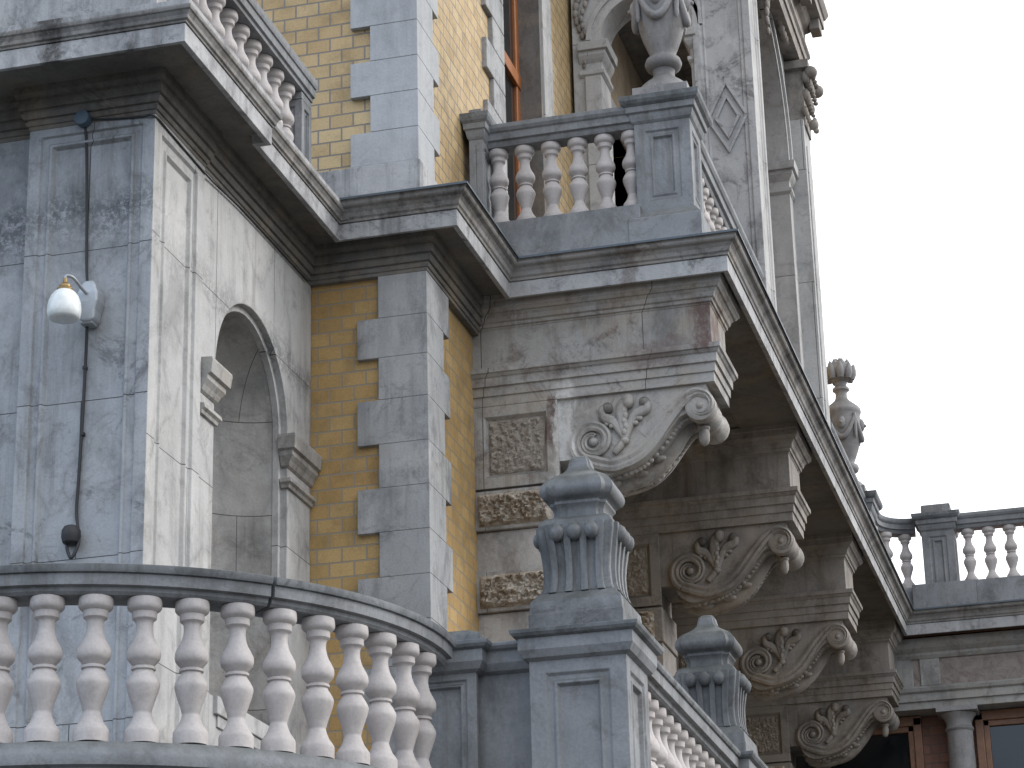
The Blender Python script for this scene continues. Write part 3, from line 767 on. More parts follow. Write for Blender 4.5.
# carved drop beside the arch
mb = MB()
for q in range(16):
    t = q / 15; mb.ball((-5.03 + .05 * sin(t * 9), LY0 + .04, 14.9 - 1.3 * t), .05 - .03 * t, (1, .6, 1.6), 10, 6)
    mb.ball((-4.98 - .04 * sin(t * 13), LY0 + .02, 14.88 - 1.25 * t), .035 - .02 * t, (1, .7, 1.8), 10, 6)
obj('carved_drop', mb, 'bracket', V, bevel=0, smooth=60)
# side arch facing +X
XA = -3.45
mb = MB().archwall(mpX(XA), 23.1, 26.32, 9.7, 15.4, 24.62, 1.42, 13.88, 9.7, 0, .35)
obj('loggia_arch', mb, 'marble_wall', V, bevel=.005)
mb = MB().archring(mpX(XA), 24.62, 13.88, 1.42, 1.47, -.02, .0); mb.archring(mpX(XA), 24.62, 13.88, 1.50, 1.56, -.05, .0); mb.archring(mpX(XA), 24.62, 13.88, 1.60, 1.65, -.03, .0)
obj('archivolt', mb, 'marble_wall', V, bevel=.004)
for a, b, rv in ((26.04, 26.32, 0), (23.1, 23.2, 1)):
    pth = [(XA - .35, a), (XA, a), (XA, b)] if not rv else [(XA, a), (XA, b), (XA - .35, b)]
    obj('impost', MB().sweep(pth, IMQ), 'marble_wall', V, bevel=.003)
mb = MB().box(PX0 + .2, PX1, 26.30, LY1, 9.5, 14.5)
o = obj('loggia_pier', mb, 'marble_wall', V)
mb = MB().box(PX0 + .2, PX1 + .015, 26.40, LY1 - .1, 9.6, 14.2)
obj('pier_strip', mb, 'marble_wall', o)
# leafy capital over the far pier
mb = MB().box(PX1 - .3, PX1 + .02, 26.36, LY1, 14.45, 15.3); mb.box(PX1 - .3, PX1 + .10, 26.28, LY1 + .05, 15.16, 15.26)
for ring, (zz, rr, out) in enumerate(((14.62, .05, .02), (14.85, .06, .04), (15.06, .065, .06))):
    for q in range(5):
        yy = 26.34 + .46 * (q + (.5 if ring == 1 else 0)) / 4.5
        mb.ball((PX1 + out, yy, zz), rr, (.8, .8, 1.3), 10, 6); mb.ball((PX1 + out + .06, yy, zz + .07), rr * .55, (1, 1, .8), 8, 5)
mb.ball((PX1 + .12, 26.34, 15.1), .08); mb.ball((PX1 + .12, LY1 + .05, 15.1), .08)
mb.ball((PX1 + .10, 26.5, 14.50), .06, (.9, 1, 1.2)); mb.ball((PX1 + .12, 26.5, 14.42), .035)
obj('capital', mb, 'bracket', o, bevel=0, smooth=60)
# keystone ornament and garland over the side arch
mb = MB()
for q in range(14): mb.ball((XA + .10, 24.3 + .12 * q, 15.34 - .06 * sin(q * .7)), .06, (.8, 1.5, 1.1), 10, 6)
for q in range(7): mb.ball((XA + .12, 24.3 + .06 * sin(q), 15.28 - .11 * q), .055 - .004 * q, (.8, 1.2, 1.6), 10, 6)
obj('garland', mb, 'bracket', V, bevel=0, smooth=60)
# entablature and eaves of the loggia
mb = MB().sweep([(-5.12, LY0), (PX1, LY0), (PX1, LY1), (-5.12, LY1)], [(-.6, 15.3), (0, 15.3), (.02, 15.42), (.04, 15.42), (.04, 15.52), (.07, 15.55), (.07, 15.60), (.03, 15.60), (.03, 15.86), (.08, 15.90), (.12, 15.96),
      (.12, 15.99), (.24, 16.0), (.24, 16.12), (.26, 16.13), (.29, 16.19), (.30, 16.22), (-.6, 16.25)])
obj('loggia_ceiling', MB().box(-5.13, -3.5, 22.9, 26.5, 15.22, 15.9), 'cornice_dark', V)
obj('loggia_entablature', mb, 'bracket', V, bevel=.005)
for q in range(6): obj('modillion', MB().box(PX1 + .1, PX1 + .22, LY0 + .1 + q * .82, LY0 + .34 + q * .82, 15.86, 15.995), 'bracket', V)
mb = MB().archwall(mpY(26.5), -5.13, PX0 + .25, 9.7, 15.3, -4.40, .45, SPZ, 9.7, 0, .3)
obj('loggia_back_arch', mb, 'cornice', V, bevel=.005)
mb = MB().box(XU - .2, XU - .01, 22.97, 23.86, 9.7, 15.3); mb.box(XU - .2, XU - .01, 25.56, 26.5, 9.7, 15.3); mb.box(XU - .2, XU - .01, 23.86, 25.56, 14.11, 15.3)
obj('loggia_inner_wall', mb, 'plaster', V)
# door opening onto the loggia
mb = MB().box(XU - .6, XU + .02, 23.86, 24.0, 9.7, 13.9); mb.box(XU - .6, XU + .02, 25.4, 25.55, 9.7, 13.9); mb.box(XU - .6, XU + .02, 23.86, 25.55, 13.9, 14.1)
obj('door_surround', mb, 'marble_wall', V)
mb = MB().box(XU - .4, XU - .34, 24.0, 25.4, 9.7, 13.9)
d = obj('door', mb, 'wood', V)

# ------------------------------------------------------------------ FAR WING
Wg = thing('villa_wing', (0, 31, 0), 'low far wing of the villa with stone entablature, round column and brown timber windows', 'building')
FY = 30.72
mb = MB().sweep([(-3.4, FY), (6, FY)], [(-.4, 8.45), (0, 8.45), (0, 8.54), (.03, 8.545), (.03, 8.64), (.06, 8.66), (.075, 8.70), (0, 8.72), (0, 8.74), (-.4, 8.74)])
mb.sweep([(-3.4, FY), (6, FY)], [(-.4, 9.08), (0, 9.08), (.03, 9.12), (.03, 9.15), (.09, 9.2), (.12, 9.25), (.12, 9.318), (-.4, 9.318)])
obj('entablature', mb, 'cornice', Wg, bevel=.003)
mb = MB().box(-3.4, 6, FY + .02, 31.4, 8.7, 9.1); obj('frieze', mb, 'frieze_rough', Wg)
mb = MB().box(-3.4, 6, FY - .1, 31.5, 9.34, 9.62); mb.box(-3.4, 6, 31.5, 38, 9.3, 9.62); mb.box(-3.4, 6, 31.12, 38, 0, 9.3)
obj('wing_wall', mb, 'redbrick', Wg, bevel=0)
mb = MB().box(-3.2, -2.95, FY + .0, FY + .3, 8.72, 9.1); mb.box(-2.86, -2.62, FY + .0, FY + .3, 8.742, 9.08)
obj('frieze_block', mb, 'cornice', Wg)
for cxx in (-2.45, -.35, 1.75):
    mb = MB().lathe([(.17, 0), (.175, .5), (.172, 2.5), (.158, 3.9), (.158, 3.98), (.17, 3.99), (.18, 4.01), (.17, 4.03), (.158, 4.04), (.158, 4.10), (.18, 4.14), (.215, 4.19), (.22, 4.20)], (cxx, FY + .14, 4.18), 28)
    mb.box(cxx - .25, cxx + .25, FY - .09, FY + .38, 8.385, 8.447)
    obj('column', mb, 'urn', Wg, bevel=0, smooth=40)
def wing_window(x0, x1):
    mb = MB(); z0, z1 = 5.0, 8.42; y = FY + .30
    mb.box(x0, x0 + .10, y, y + .12, z0, z1); mb.box(x1 - .10, x1, y, y + .12, z0, z1); mb.box(x0, x1, y, y + .12, z1 - .10, z1 + .02)
    mb.box(x0 + .10, x0 + .17, y + .03, y + .11, z0, z1 - .1); mb.box(x1 - .17, x1 - .10, y + .03, y + .11, z0, z1 - .1); mb.box(x0 + .1, x1 - .1, y + .03, y + .11, z1 - .17, z1 - .10)
    wn = obj('window', mb, 'wood2', Wg, bevel=.008)
    obj('pane', MB().box(x0 + .15, x1 - .15, y + .075, y + .085, z0, z1 - .15), 'glass', wn, bevel=0)
wing_window(-4.7, -2.93); wing_window(-2.27, -.55); wing_window(-.15, 1.55)

# ------------------------------------------------------------------ TERRACE
mb = MB(); CX, CY, CR = -5.65, 12.63, 1.84
arc = [(CX + (CR + .02) * cos(radians(a)), CY + (CR + .02) * sin(radians(a))) for a in range(-205, 6, 5)]
mb.sweep(arc, [(-1.8, 0), (0, 0), (0, 3.9), (-1.8, 3.9)])
mb.box(-4.06, -3.36, 12.94, 13.45, 0, 3.9); mb.box(-3.36, -2.70, 12.80, 13.46, 0, 3.9); mb.box(-3.3, -2.73, 13.46, 31, 0, 3.9); mb.box(-14, -7.3, 13.0, 13.4, 0, 3.9)
TW = obj('terrace_wall', mb, 'marble', bevel=.01)
tag(TW, 'grey stone retaining wall carrying the terrace balustrades', 'wall')
# curved balustrade
T = thing('curved_balustrade', (CX, CY, 3.9), 'curved terrace balustrade of pinkish balusters in the lower left, grey rounded handrail', 'balustrade')
RAIL = [(-.14, 4.915), (.06, 4.915), (.075, 4.93), (.078, 4.95), (.105, 4.955), (.108, 5.01), (.122, 5.015), (.128, 5.03), (.128, 5.052), (.10, 5.062), (-.17, 5.066), (-.17, 4.96), (-.14, 4.955)]
arc = [(CX + CR * cos(radians(a)), CY + CR * sin(radians(a))) for a in range(-200, 7, 2)]
a1, a2 = arc[:75], arc[74:]
cut = 200 - 68
arc1 = [(CX + CR * cos(radians(a)), CY + CR * sin(radians(a))) for a in [-200 + 2 * i for i in range(0, 80)]]
arc2 = [(CX + CR * cos(radians(a)), CY + CR * sin(radians(a))) for a in [-41.5 + i for i in range(0, 49, 2)]]
h_ = obj('handrail', MB().sweep(arc1, split(RAIL, 5.012)[0]), 'balustrade', T, bevel=0, smooth=30); obj('top_moulding', MB().sweep(arc1, split(RAIL, 5.012)[1]), 'dark_top', h_, bevel=0, smooth=30)
h_ = obj('handrail', MB().sweep(arc2, split(RAIL, 5.012)[0]), 'balustrade', T, bevel=0, smooth=30); obj('top_moulding', MB().sweep(arc2, split(RAIL, 5.012)[1]), 'dark_top', h_, bevel=0, smooth=30)
obj('plinth', MB().sweep(arc, [(-.16, 3.9), (.10, 3.9), (.10, 4.06), (.13, 4.07), (.135, 4.11), (.125, 4.155), (.10, 4.185), (-.16, 4.195)]), 'balustrade', T, bevel=0, smooth=30)
B3 = []
ang0 = None
bx, by = (-4.945 + 4.946) , 0
# the twelve visible balusters, at the measured pitch, and their continuation round the bend
pitch = 7.32
import math as _m
a = -5.0
L = []
for i in range(27):
    L.append((CX + CR * cos(radians(-2.1 - pitch * i)), CY + CR * sin(radians(-2.1 - pitch * i))))
add_balusters(T, L, 4.917, .722)
# small pier where the curve meets the straight run
CAP = [(-.1, 4.90), (.0, 4.90), (.03, 4.915), (.045, 4.945), (.05, 4.955), (.05, 5.02), (.072, 5.03), (.085, 5.045), (.09, 5.065), (-.1, 5.07)]
def rect_path(x0, x1, y0, y1): return [(x0, y0), (x1, y0), (x1, y1), (x0, y1)]
def pedestal(name, x0, x1, y0, y1, z0, ztop, label, cap=CAP, zc=4.90, mat='balustrade', plinth=None, group=None, panels=('y', 'x')):
    t = thing(name, ((x0 + x1) / 2, (y0 + y1) / 2, z0), label, 'pedestal', group)
    g = .035
    mb = MB().box(x0 + g, x1 - g, y0 + g, y1 - g, z0, zc + .05)
    obj('die', mb, mat, t, bevel=.004)
    st = [(.09, 0), (.105, .014), (.125, .014), (.14, .003), (.15, .003), (.165, .028)]
    w_ = x1 - x0
    if w_ < .4: st = [(i * .6, d) for i, d in st]
    zz = zc + .02
    for side in panels:
        mb = MB()
        if side == 'y': mb.nested(mpY(y0), (x0, x1, plinth or z0, zz), st, g + .005)
        else: mb.nested(mpX(x1 + .002), (y0 + .0012, y1, plinth or z0, zz), st, g + .005)
        obj('panel', mb, mat, t, bevel=.003)
    if plinth:
        obj('base', MB().frus((x0 + x1) / 2, (y0 + y1) / 2, [(w_ / 2 + .07, (y1 - y0) / 2 + .07, z0), (w_ / 2 + .07, (y1 - y0) / 2 + .07, plinth - .08), (w_ / 2 + .045, (y1 - y0) / 2 + .045, plinth - .05), (w_ / 2 + .01, (y1 - y0) / 2 + .01, plinth)]), mat, t)
    zt = cap[-1][1]
    if zt - cap[0][1] > .1:
        lo, up = split(cap, cap[-5][1] + .001)
        c_ = obj('cap', MB().sweep(rect_path(x0, x1, y0, y1), lo, closed=True), mat, t, bevel=.003)
        mb = MB().sweep(rect_path(x0, x1, y0, y1), up, closed=True); mb.box(x0, x1, y0, y1, zt - .05, zt - .001)
        obj('top_moulding', mb, 'dark_top', c_, bevel=.003)
    else:
        mb = MB().sweep(rect_path(x0, x1, y0, y1), cap, closed=True); mb.box(x0, x1, y0, y1, zt - .06, zt)
        obj('cap', mb, mat, t, bevel=.003)
    return t
pedestal('pedestal', -4.02, -3.62, 12.98, 13.4, 3.9, 5.07, 'narrow grey pier closing the curved balustrade, half hidden by the tall pedestal beside it', panels=('y',))
mb = MB().frus(-3.86, 13.25, [(.25, .22, 5.07), (.25, .22, 5.14), (.18, .17, 5.17)])
tag(obj('coping_block', mb, 'finial'), 'low dark coping block resting on the narrow grey pier', 'block')
pedestal('pedestal', -3.288, -2.751, 12.86, 13.40, 3.9, 5.07, 'tall grey panelled pedestal at the terrace corner, nearest to the viewer')
mb = MB().box(-3.66, -3.25, 13.08, 13.36, 3.9, 4.93); mb.sweep([(-3.7, 13.08), (-3.2, 13.08)], CAP)
tag(obj('parapet', mb, 'balustrade'), 'short shaded stone parapet linking the narrow pier and the corner pedestal', 'wall')
# finials
def finial(cx, cy, z0, label, group='square terrace finials'):
    t = thing('finial', (cx, cy, z0), label, 'finial', group)
    h = .265
    mb = MB().frus(cx, cy, [(h, h, z0), (h, h, z0 + .095), (h - .004, h - .004, z0 + .10), (h - .01, h - .01, z0 + .165), (h - .05, h - .05, z0 + .215), (h - .06, h - .06, z0 + .22)])
    obj('plinth', mb, 'finial', t, bevel=.006)
    zz = z0 + .22
    body = [(.212, 0), (.200, .03), (.194, .07), (.192, .12), (.198, .18), (.210, .25), (.222, .31), (.224, .345), (.205, .375), (.18, .39), (.172, .395)]
    body = [(a * .95, b * 1.12) for a, b in body]
    mb = MB().frus(cx, cy, [(a, a, zz + b) for a, b in body])
    obj('body', mb, 'finial', t, bevel=.012)
    core = body
    for side in range(4):
        r_ = side * pi / 2
        R_ = lambda u, w_: (cx + u * cos(r_) - w_ * sin(r_), cy + u * sin(r_) + w_ * cos(r_))
        mb = MB()
        for q in (-1.5, -.5, .5, 1.5):
            v = []; f = []; sel = body[:8]
            for i, (a, b) in enumerate(sel):
                for u_, o_ in ((-.027, 0), (-.020, .024), (.020, .024), (.027, 0)):
                    kk = a / .216
                    v.append((*R_((q * .098 + u_) * kk, -a - o_ + .004), zz + b))
            for i in range(len(sel) - 1):
                for j in range(3): p = i * 4 + j; f.append((p, p + 1, p + 5, p + 4))
            f.append((0, 1, 2, 3)); n_ = 4 * (len(sel) - 1); f.append((n_, n_ + 1, n_ + 2, n_ + 3))
            mb.add(v, f)
        for q in (-1, 0, 1): mb.ball((*R_(q * .098, -.224), zz + .335), .043, (1, 1, 1.15))
        obj('fluting', mb, 'finial', t, bevel=0, smooth=45)
    z2 = zz + .442
    cu = [(.15, -.01), (.145, .03), (.15, .055), (.165, .07), (.165, .085), (.178, .095), (.202, .112), (.214, .135), (.212, .16), (.196, .19), (.165, .218), (.125, .24),
          (.092, .262), (.070, .288), (.062, .315), (.054, .338), (.038, .352), (.015, .358)]
    cu = catmull(cu[:6], 1)[:-1] + catmull(cu[5:], 4)
    mb = MB()
    n_ = 16; v = []; f = []
    for a, b in cu:                       # square plan with rounded corners
        a *= .865
        for q in range(4):
            for t_ in (0, .5, 1):
                an = q * pi / 2 - pi / 4 + (t_ - .5) * .28
                rr = a * (1.414 - .10 * (1 - abs(t_ - .5) * 2) * 1.0)
                v.append((cx + rr * cos(an) * (1 if 1 else 1), cy + rr * sin(an), z2 + b * 1.1))
    for i in range(len(cu) - 1):
        for j in range(12): p = i * 12 + j; q = i * 12 + (j + 1) % 12; f.append((p, q, q + 12, p + 12))
    f.append(tuple(range(11, -1, -1))); f.append(tuple((len(cu) - 1) * 12 + j for j in range(12)))
    mb.add(v, f)
    obj('cushion', mb, 'finial', t, bevel=0, smooth=38)
    return t
finial(-3.02, 13.12, 5.068, 'dark weathered square finial with fluted body on the corner pedestal, in front')
# side balustrade running away
T2 = thing('straight_balustrade', (-2.9, 14.9, 3.9), 'straight terrace balustrade running away from the corner pedestal in the lower middle', 'balustrade', )
SR = [(-.16, 4.915), (.0, 4.915), (.02, 4.925), (.025, 4.95), (.055, 4.955), (.058, 5.02), (.07, 5.025), (.078, 5.04), (.08, 5.06), (-.2, 5.066), (-.2, 4.96), (-.16, 4.955)]
h_ = obj('handrail', MB().sweep([(-2.825, 13.36), (-2.825, 16.5)], split(SR, 5.021)[0]), 'balustrade', T2, bevel=.003); obj('top_moulding', MB().sweep([(-2.825, 13.36), (-2.825, 16.5)], split(SR, 5.021)[1]), 'dark_top', h_, bevel=.003)
obj('plinth', MB().box(-3.1, -2.76, 13.36, 16.5, 3.9, 4.195), 'balustrade', T2)
add_balusters(T2, [(-2.91, 13.62 + .217 * i) for i in range(13)], 4.917, .722)
pedestal('pedestal', -3.288, -2.751, 16.45, 16.99, 3.9, 5.07, 'second terrace pedestal, only its cap showing under the farther finial')
finial(-3.0, 16.78, 5.068, 'paler square finial farther back on the second terrace pedestal, in front of the carved brackets')
T3 = thing('straight_balustrade', (-2.9, 18.5, 3.9), 'farther terrace balustrade, just a handrail corner behind the second terrace pedestal', 'balustrade')
h_ = obj('handrail', MB().sweep([(-2.825, 16.96), (-2.825, 20.1)], split(SR, 5.021)[0]), 'balustrade', T3, bevel=.003); obj('top_moulding', MB().sweep([(-2.825, 16.96), (-2.825, 20.1)], split(SR, 5.021)[1]), 'dark_top', h_, bevel=.003)
obj('plinth', MB().box(-3.1, -2.76, 16.96, 20.1, 3.9, 4.195), 'balustrade', T3)
add_balusters(T3, [(-2.91, 17.22 + .217 * i) for i in range(13)], 4.917, .722)

# ------------------------------------------------------------------ BALCONY BALUSTRADE (upper)
RU = [(-.13, 10.84), (.04, 10.84), (.05, 10.86), (.055, 10.885), (.08, 10.89), (.085, 10.95), (.10, 10.96), (.115, 10.985), (.118, 11.02), (.09, 11.03), (-.17, 11.04), (-.17, 10.89), (-.13, 10.885)]
UB = thing('balcony_balustrade', (-4.4, 18.65, 9.6), 'front balcony balustrade with stone handrail, left of the urn pedestal', 'balustrade')
obj('handrail', MB().sweep([(-5.0, 18.62), (-3.70, 18.62)], RU), 'balustrade', UB, bevel=.003)
obj('plinth', MB().box(-5.12, -3.69, 18.50, 18.84, 9.6, 10.115), 'balustrade', UB, bevel=.008)
add_balusters(UB, [(-4.925 + .231 * i, 18.67) for i in range(6)], 10.842, .722)
CAPU = [(-.1, 10.86), (.0, 10.86), (.02, 10.88), (.03, 10.91), (.035, 10.94), (.055, 10.95), (.06, 11.0), (.085, 11.02), (.10, 11.045), (.105, 11.085), (-.1, 11.092)]
pedestal('pedestal', -3.72, -3.25, 18.56, 19.03, 9.6, 11.09, 'panelled corner pedestal of the balcony carrying the nearer urn', cap=[(a, b) for a, b in CAPU], zc=10.86, plinth=10.06)
CAPS = [(a * .7, b) for a, b in CAPU]
pedestal('pedestal', -5.11, -4.993, 18.42, 18.86, 9.6, 11.09, 'slim end post of the balcony balustrade against the yellow brick wall', cap=CAPS, zc=10.84)
mb = MB().frus(-5.06, 18.62, [(.055, .17, 11.09), (.055, .17, 11.16), (.045, .15, 11.17)])
tag(obj('coping_block', mb, 'balustrade'), 'small pale block on the slim balcony end post', 'block')
US = thing('balcony_balustrade', (-3.4, 20.8, 9.6), 'side balcony balustrade receding behind the urn pedestal to the loggia pier', 'balustrade')
obj('handrail', MB().sweep([(-3.40, 19.0), (-3.40, 22.48)], RU), 'balustrade', US, bevel=.003)
obj('plinth', MB().box(-3.60, -3.29, 19.0, 22.42, 9.6, 10.115), 'balustrade', US)
add_balusters(US, [(-3.44, 19.3 + .222 * i) for i in range(14)], 10.842, .722)
pedestal('pedestal', -3.72, -3.25, 30.05, 30.52, 9.6, 11.09, 'far corner pedestal of the balcony under the farther urn', cap=CAPU, zc=10.86, plinth=10.06)
US2 = thing('balcony_balustrade', (-3.4, 28.5, 9.6), 'far stretch of side balcony balustrade between the loggia and the farther urn', 'balustrade')
obj('handrail', MB().sweep([(-3.40, 27.05), (-3.40, 30.07)], RU), 'balustrade', US2, bevel=.003)
obj('plinth', MB().box(-3.60, -3.29, 27.05, 30.0, 9.6, 10.115), 'balustrade', US2)
add_balusters(US2, [(-3.44, 27.3 + .222 * i) for i in range(12)], 10.842, .722)
# urns
def urn(cx, cy, z0, label):
    t = thing('urn', (cx, cy, z0), label, 'urn', 'stone urns on the balcony pedestals'); t.scale = (1, 1, 1.075)
    obj('foot', MB().box(cx - .235, cx + .235, cy - .235, cy + .235, z0, z0 + .10).lathe([(.225, .10), (.225, .12), (.205, .165), (.16, .205), (.12, .235), (.095, .26), (.09, .30), (.10, .325)], (cx, cy, z0), 32), 'urn', t, bevel=.004, smooth=40)
    b = [(.10, .32), (.145, .345), (.158, .38), (.145, .415), (.11, .43), (.105, .455), (.125, .50), (.165, .60), (.20, .72), (.222, .84), (.225, .95), (.215, 1.03), (.225, 1.05), (.235, 1.075), (.232, 1.11),
         (.205, 1.14), (.15, 1.185), (.10, 1.225), (.078, 1.26), (.072, 1.32), (.085, 1.345), (.107, 1.36), (.107, 1.385), (.085, 1.40), (.07, 1.43), (.075, 1.47)]
    obj('body', MB().lathe(b, (cx, cy, z0), 36), 'urn', t, bevel=0, smooth=42)
    # swags and masks
    mb = MB()
    for q in range(4):
        a0 = q * pi / 2 - pi / 4 + .0
        pts = []
        for i in range(13):
            s_ = i / 12; a = a0 + s_ * pi / 2; zz = z0 + .98 - .26 * sin(pi * s_)
            rr = .225 + .012 - .02 * sin(pi * s_) * 1.0
            pts.append((cx + rr * cos(a), cy + rr * sin(a), zz))
        mb.tube(pts, [.02 + .018 * sin(pi * i / 12) for i in range(13)], 8)
        
        # hanging tail
        mb.tube([(cx + .235 * cos(a0), cy + .235 * sin(a0), z0 + 1.02 - .04 * i) for i in range(9)], [.018, .024, .022, .026, .022, .024, .02, .022, .008], 8)
        am = a0 + pi / 4
        mb.ball((cx + .215 * cos(am), cy + .215 * sin(am), z0 + .90), .075, (.75, .75, 1.1)); mb.ball((cx + .27 * cos(am), cy + .27 * sin(am), z0 + .89), .02)
    obj('swag', mb, 'urn', t, bevel=0, smooth=60)
    # flame bud with pointed leaves
    mb = MB().lathe([(.07, 1.46), (.12, 1.50), (.165, 1.56), (.175, 1.62), (.15, 1.68), (.10, 1.70), (.02, 1.70)], (cx, cy, z0), 24)
    for row, (n, r_, zb_, h, tilt) in enumerate(((9, .165, 1.55, .19, .04), (8, .12, 1.62, .18, .02), (5, .06, 1.66, .17, .0))):
        for q in range(n):
            a = 2 * pi * (q + .5 * row) / n
            mb.tube([(cx + (r_ - .02 + tilt * s_) * cos(a), cy + (r_ - .02 + tilt * s_) * sin(a), z0 + zb_ - .06 + h * s_) for s_ in (0, .3, .6, .85, 1)], [.04, .055, .045, .025, .004], 8)
    obj('flame_bud', mb, 'urn', t, bevel=0, smooth=50)
urn(-3.487, 18.79, 11.092, 'large stone urn in front of the loggia arch, its top cut off by the frame')
urn(-3.53, 30.28, 11.092, 'complete stone urn with flame bud standing out against the white sky')

# curved link and wing balustrade (y 31.2)
RK = [(a, b) for a, b in RU]
KB = thing('curved_balustrade', (-3.0, 31.0, 9.6), 'short concave balustrade link between the farther urn and the wing pedestal, against the sky', 'balustrade')
cpath = [(-3.30 + .45 * (1 - cos(radians(a))) , 30.55 + .62 * sin(radians(a))) for a in range(0, 91, 10)]
cpath = [(-3.32, 30.5)] + [(-3.32 + .5 * (1 - cos(radians(a))), 30.72 + .5 * sin(radians(a))) for a in range(0, 91, 9)]
obj('handrail', MB().sweep(cpath, RK), 'balustrade', KB, bevel=0, smooth=30)
obj('plinth', MB().sweep(cpath, [(-.15, 9.6), (.10, 9.6), (.10, 10.11), (-.15, 10.115)]), 'balustrade', KB, bevel=0, smooth=30)
add_balusters(KB, [(-3.33, 30.72), (-3.19, 31.05), (-2.965, 31.24)], 10.842, .722)
pedestal('pedestal', -2.735, -2.33, 31.05, 31.5, 9.6, 11.09, 'panelled pedestal on the far wing roof, right of the curved balustrade', cap=[(a, b - .05) for a, b in CAPU], zc=10.81, panels=('y', 'x'))
mb = MB().frus(-2.535, 31.28, [(.185, .185, 11.04), (.185, .185, 11.17), (.17, .17, 11.18)])
tag(obj('coping_block', mb, 'balustrade'), 'square pale block on the wing pedestal against the sky', 'block')
WB = thing('wing_balustrade', (0, 31.25, 9.6), 'level balustrade on the far wing roof, at the right edge against white sky', 'balustrade')
obj('handrail', MB().sweep([(-2.36, 31.2), (6, 31.2)], RK), 'balustrade', WB, bevel=.003)
mb = MB().box(-2.9, -2.1, 30.98, 31.4, 9.6, 10.11); mb.box(-2.1, 6, 31.0, 31.38, 9.80, 10.11)
for q in range(7): mb.box(-1.4 + q * 1.1, -1.2 + q * 1.1, 31.05, 31.35, 9.6, 9.80)
mb.box(-2.1, -1.86, 31.05, 31.35, 9.6, 9.8)
obj('plinth', mb, 'balustrade', WB)
add_balusters(WB, [(-2.165 + .262 * i, 31.25) for i in range(30)], 10.842, .722)

# ------------------------------------------------------------------ LEFT BLOCK ROOF: balustrade and parapet
LB = thing('roof_balustrade', (-6, 15, 9.6), 'roof balustrade over the niche wall, its small balusters seen from below at top left', 'balustrade')
obj('handrail', MB().sweep([(-5.895, 13.7), (-5.895, 16.37)], [(-.12, 10.33), (.118, 10.33), (.12, 10.36), (.138, 10.368), (.14, 10.43), (.152, 10.435), (.158, 10.46), (.16, 10.50), (.13, 10.512), (-.17, 10.53), (-.17, 10.37), (-.12, 10.365)]), 'balustrade', LB, bevel=.003)
obj('plinth', MB().box(-6.02, -5.77, 13.6, 16.72, 9.6, 9.618), 'balustrade', LB)
add_balusters(LB, [(-5.893, 13.88 + .24 * i) for i in range(10)], 10.332, .716)
pedestal('pedestal', -6.08, -5.785, 16.14, 16.36, 9.6, 10.33, 'grey end post of the roof balustrade against the yellow bricks', cap=[(a, b - 6.0 + 1.5) for a, b in [(x_, z_ + .0) for x_, z_ in [(-.1, 14.78), (-.005, 14.78), (-.005, 14.825), (-.1, 14.825)]]], zc=10.24, panels=('y', 'x'))
mb = MB().box(-13, -5.9, 13.62, 13.95, 9.6, 10.25)
mb.box(-13, -5.86, 13.58, 13.99, 10.25, 10.36)
tag(obj('roof_parapet', mb, 'quoin'), 'bluish stone parapet above the cornice in the top left corner', 'wall')

# ------------------------------------------------------------------ LAMP, CABLES
LP = thing('wall_lamp', (-6.45, YL, 7.8), 'outdoor wall lamp with white opal glass shade on the grey pier', 'lamp')
gx, gy, gz = -6.475, 13.62, 7.685
obj('shade', MB().lathe([(.06, -.098), (.09, -.092), (.102, -.08), (.108, -.05), (.109, -.02), (.104, .02), (.090, .06), (.068, .09), (.042, .107), (.03, .112)], (gx, gy, gz), 32), 'opal', LP, bevel=0, smooth=50)
obj('collar', MB().lathe([(.05, .098), (.052, .115), (.04, .125), (.038, .14), (.022, .15), (.015, .165), (.012, .19)], (gx, gy, gz), 20), 'brass', LP, bevel=0, smooth=40)
mb = MB().tube(catmull([(gx, gy, gz + .17), (gx + .005, gy, gz + .205), (gx + .04, gy + .03, gz + .20), (gx + .06, gy + .12, gz + .16), (gx + .07, gy + .22, gz + .14)], 5), .011, 8)
obj('arm', mb, 'zinc', LP, bevel=0, smooth=60)
mb = MB().frus(-6.405, YL - .025, [(.03, .05, 7.64), (.05, .055, 7.66), (.055, .06, 7.72), (.072, .065, 7.78), (.072, .065, 7.84), (.05, .055, 7.90), (.03, .045, 7.93)])
mb.box(-6.46, -6.37, YL - .07, YL + .03, 7.63, 7.655)
obj('backplate', mb, 'zinc', LP, bevel=.012)
c = obj('cable', MB().tube(catmull([(-6.50, YL - .005, 9.09), (-6.495, YL + .02, 8.9), (-6.478, YL + .02, 8.5), (-6.465, YL + .02, 8.1), (-6.44, YL - .01, 7.93)], 6), .010, 8), 'cable', bevel=0, smooth=60)
tag(c, 'black cable from the round box under the cornice down to the wall lamp', 'cable')
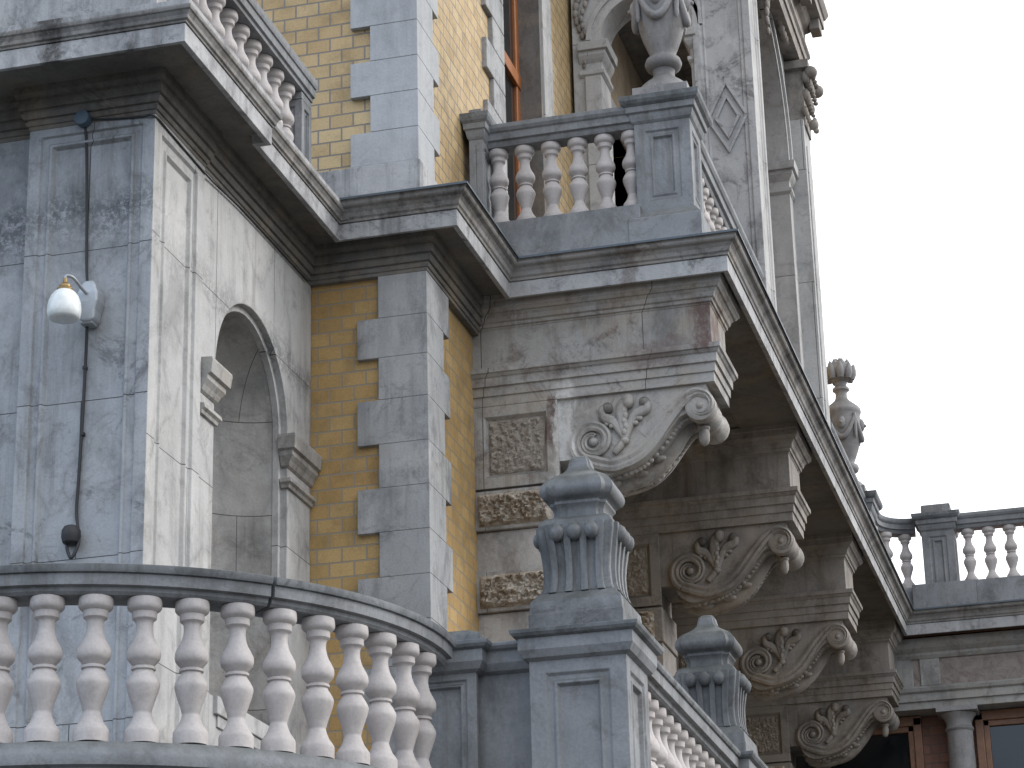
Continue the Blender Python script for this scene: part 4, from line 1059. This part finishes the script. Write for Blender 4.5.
cb = MB().tube(catmull([(-6.43, YL - .012, 7.64), (-6.445, YL + .018, 7.4), (-6.452, YL + .018, 7.0), (-6.463, YL + .018, 6.6), (-6.468, YL + .016, 6.40), (-6.445, YL - .0, 6.27), (-6.425, YL - .03, 6.17), (-6.455, YL - .06, 6.07), (-6.49, YL - .05, 6.13), (-6.50, YL - .04, 6.2)], 6), .011, 8)
for z_ in (7.35, 6.9): cb.box(-6.46, -6.435, YL + .005, YL + .035, z_, z_ + .02)
tag(obj('cable', cb, 'cable', bevel=0, smooth=60), 'black cable hanging from the wall lamp to the dark socket, looped at its end', 'cable')
sk = MB().lathe([(.03, -.075), (.052, -.06), (.062, -.02), (.060, .02), (.045, .045), (.02, .055)], (-6.475, YL - .035, 6.235), 18); sk.box(-6.53, -6.46, YL - .02, YL + .04, 6.18, 6.26)
tag(obj('socket', sk, 'cable', bevel=.003, smooth=40), 'round dark socket on the pier just above the curved handrail', 'socket')
jb = MB()
v = []; f = []
for i, (r, yy) in enumerate(((.052, YL + .02), (.055, YL - .05), (.05, YL - .065), (.02, YL - .07))):
    for j in range(20): a = 2 * pi * j / 20; v.append((-6.505 + r * cos(a), yy, 9.12 + r * sin(a)))
for i in range(3):
    for j in range(20): a = i * 20 + j; b = i * 20 + (j + 1) % 20; f.append((a, b, b + 20, a + 20))
f += [tuple(range(20)), tuple(60 + j for j in range(19, -1, -1))]
jb.add(v, f)
tag(obj('junction_box', jb, 'bluebox', bevel=0, smooth=40), 'round blue-grey junction box under the cornice of the left pier', 'box')
wire = catmull([(-6.46, YL - .01, 9.12), (-6.3, YL - .012, 9.10), (-6.1, YL - .01, 9.085), (-6.0, YL - .006, 9.075), (XL + .010, 14.1, 9.065), (XL + .010, 14.5, 9.055), (XL + .010, 14.78, 9.05), (XN + .02, 14.95, 9.06), (XN + .02, 15.6, 9.09), (XN + .02, 16.9, 9.092)], 6)
tag(obj('cable', MB().tube(wire, .007, 6), 'cable', bevel=0, smooth=60), 'thin wire running round the pier corner and along under the cornice', 'cable')
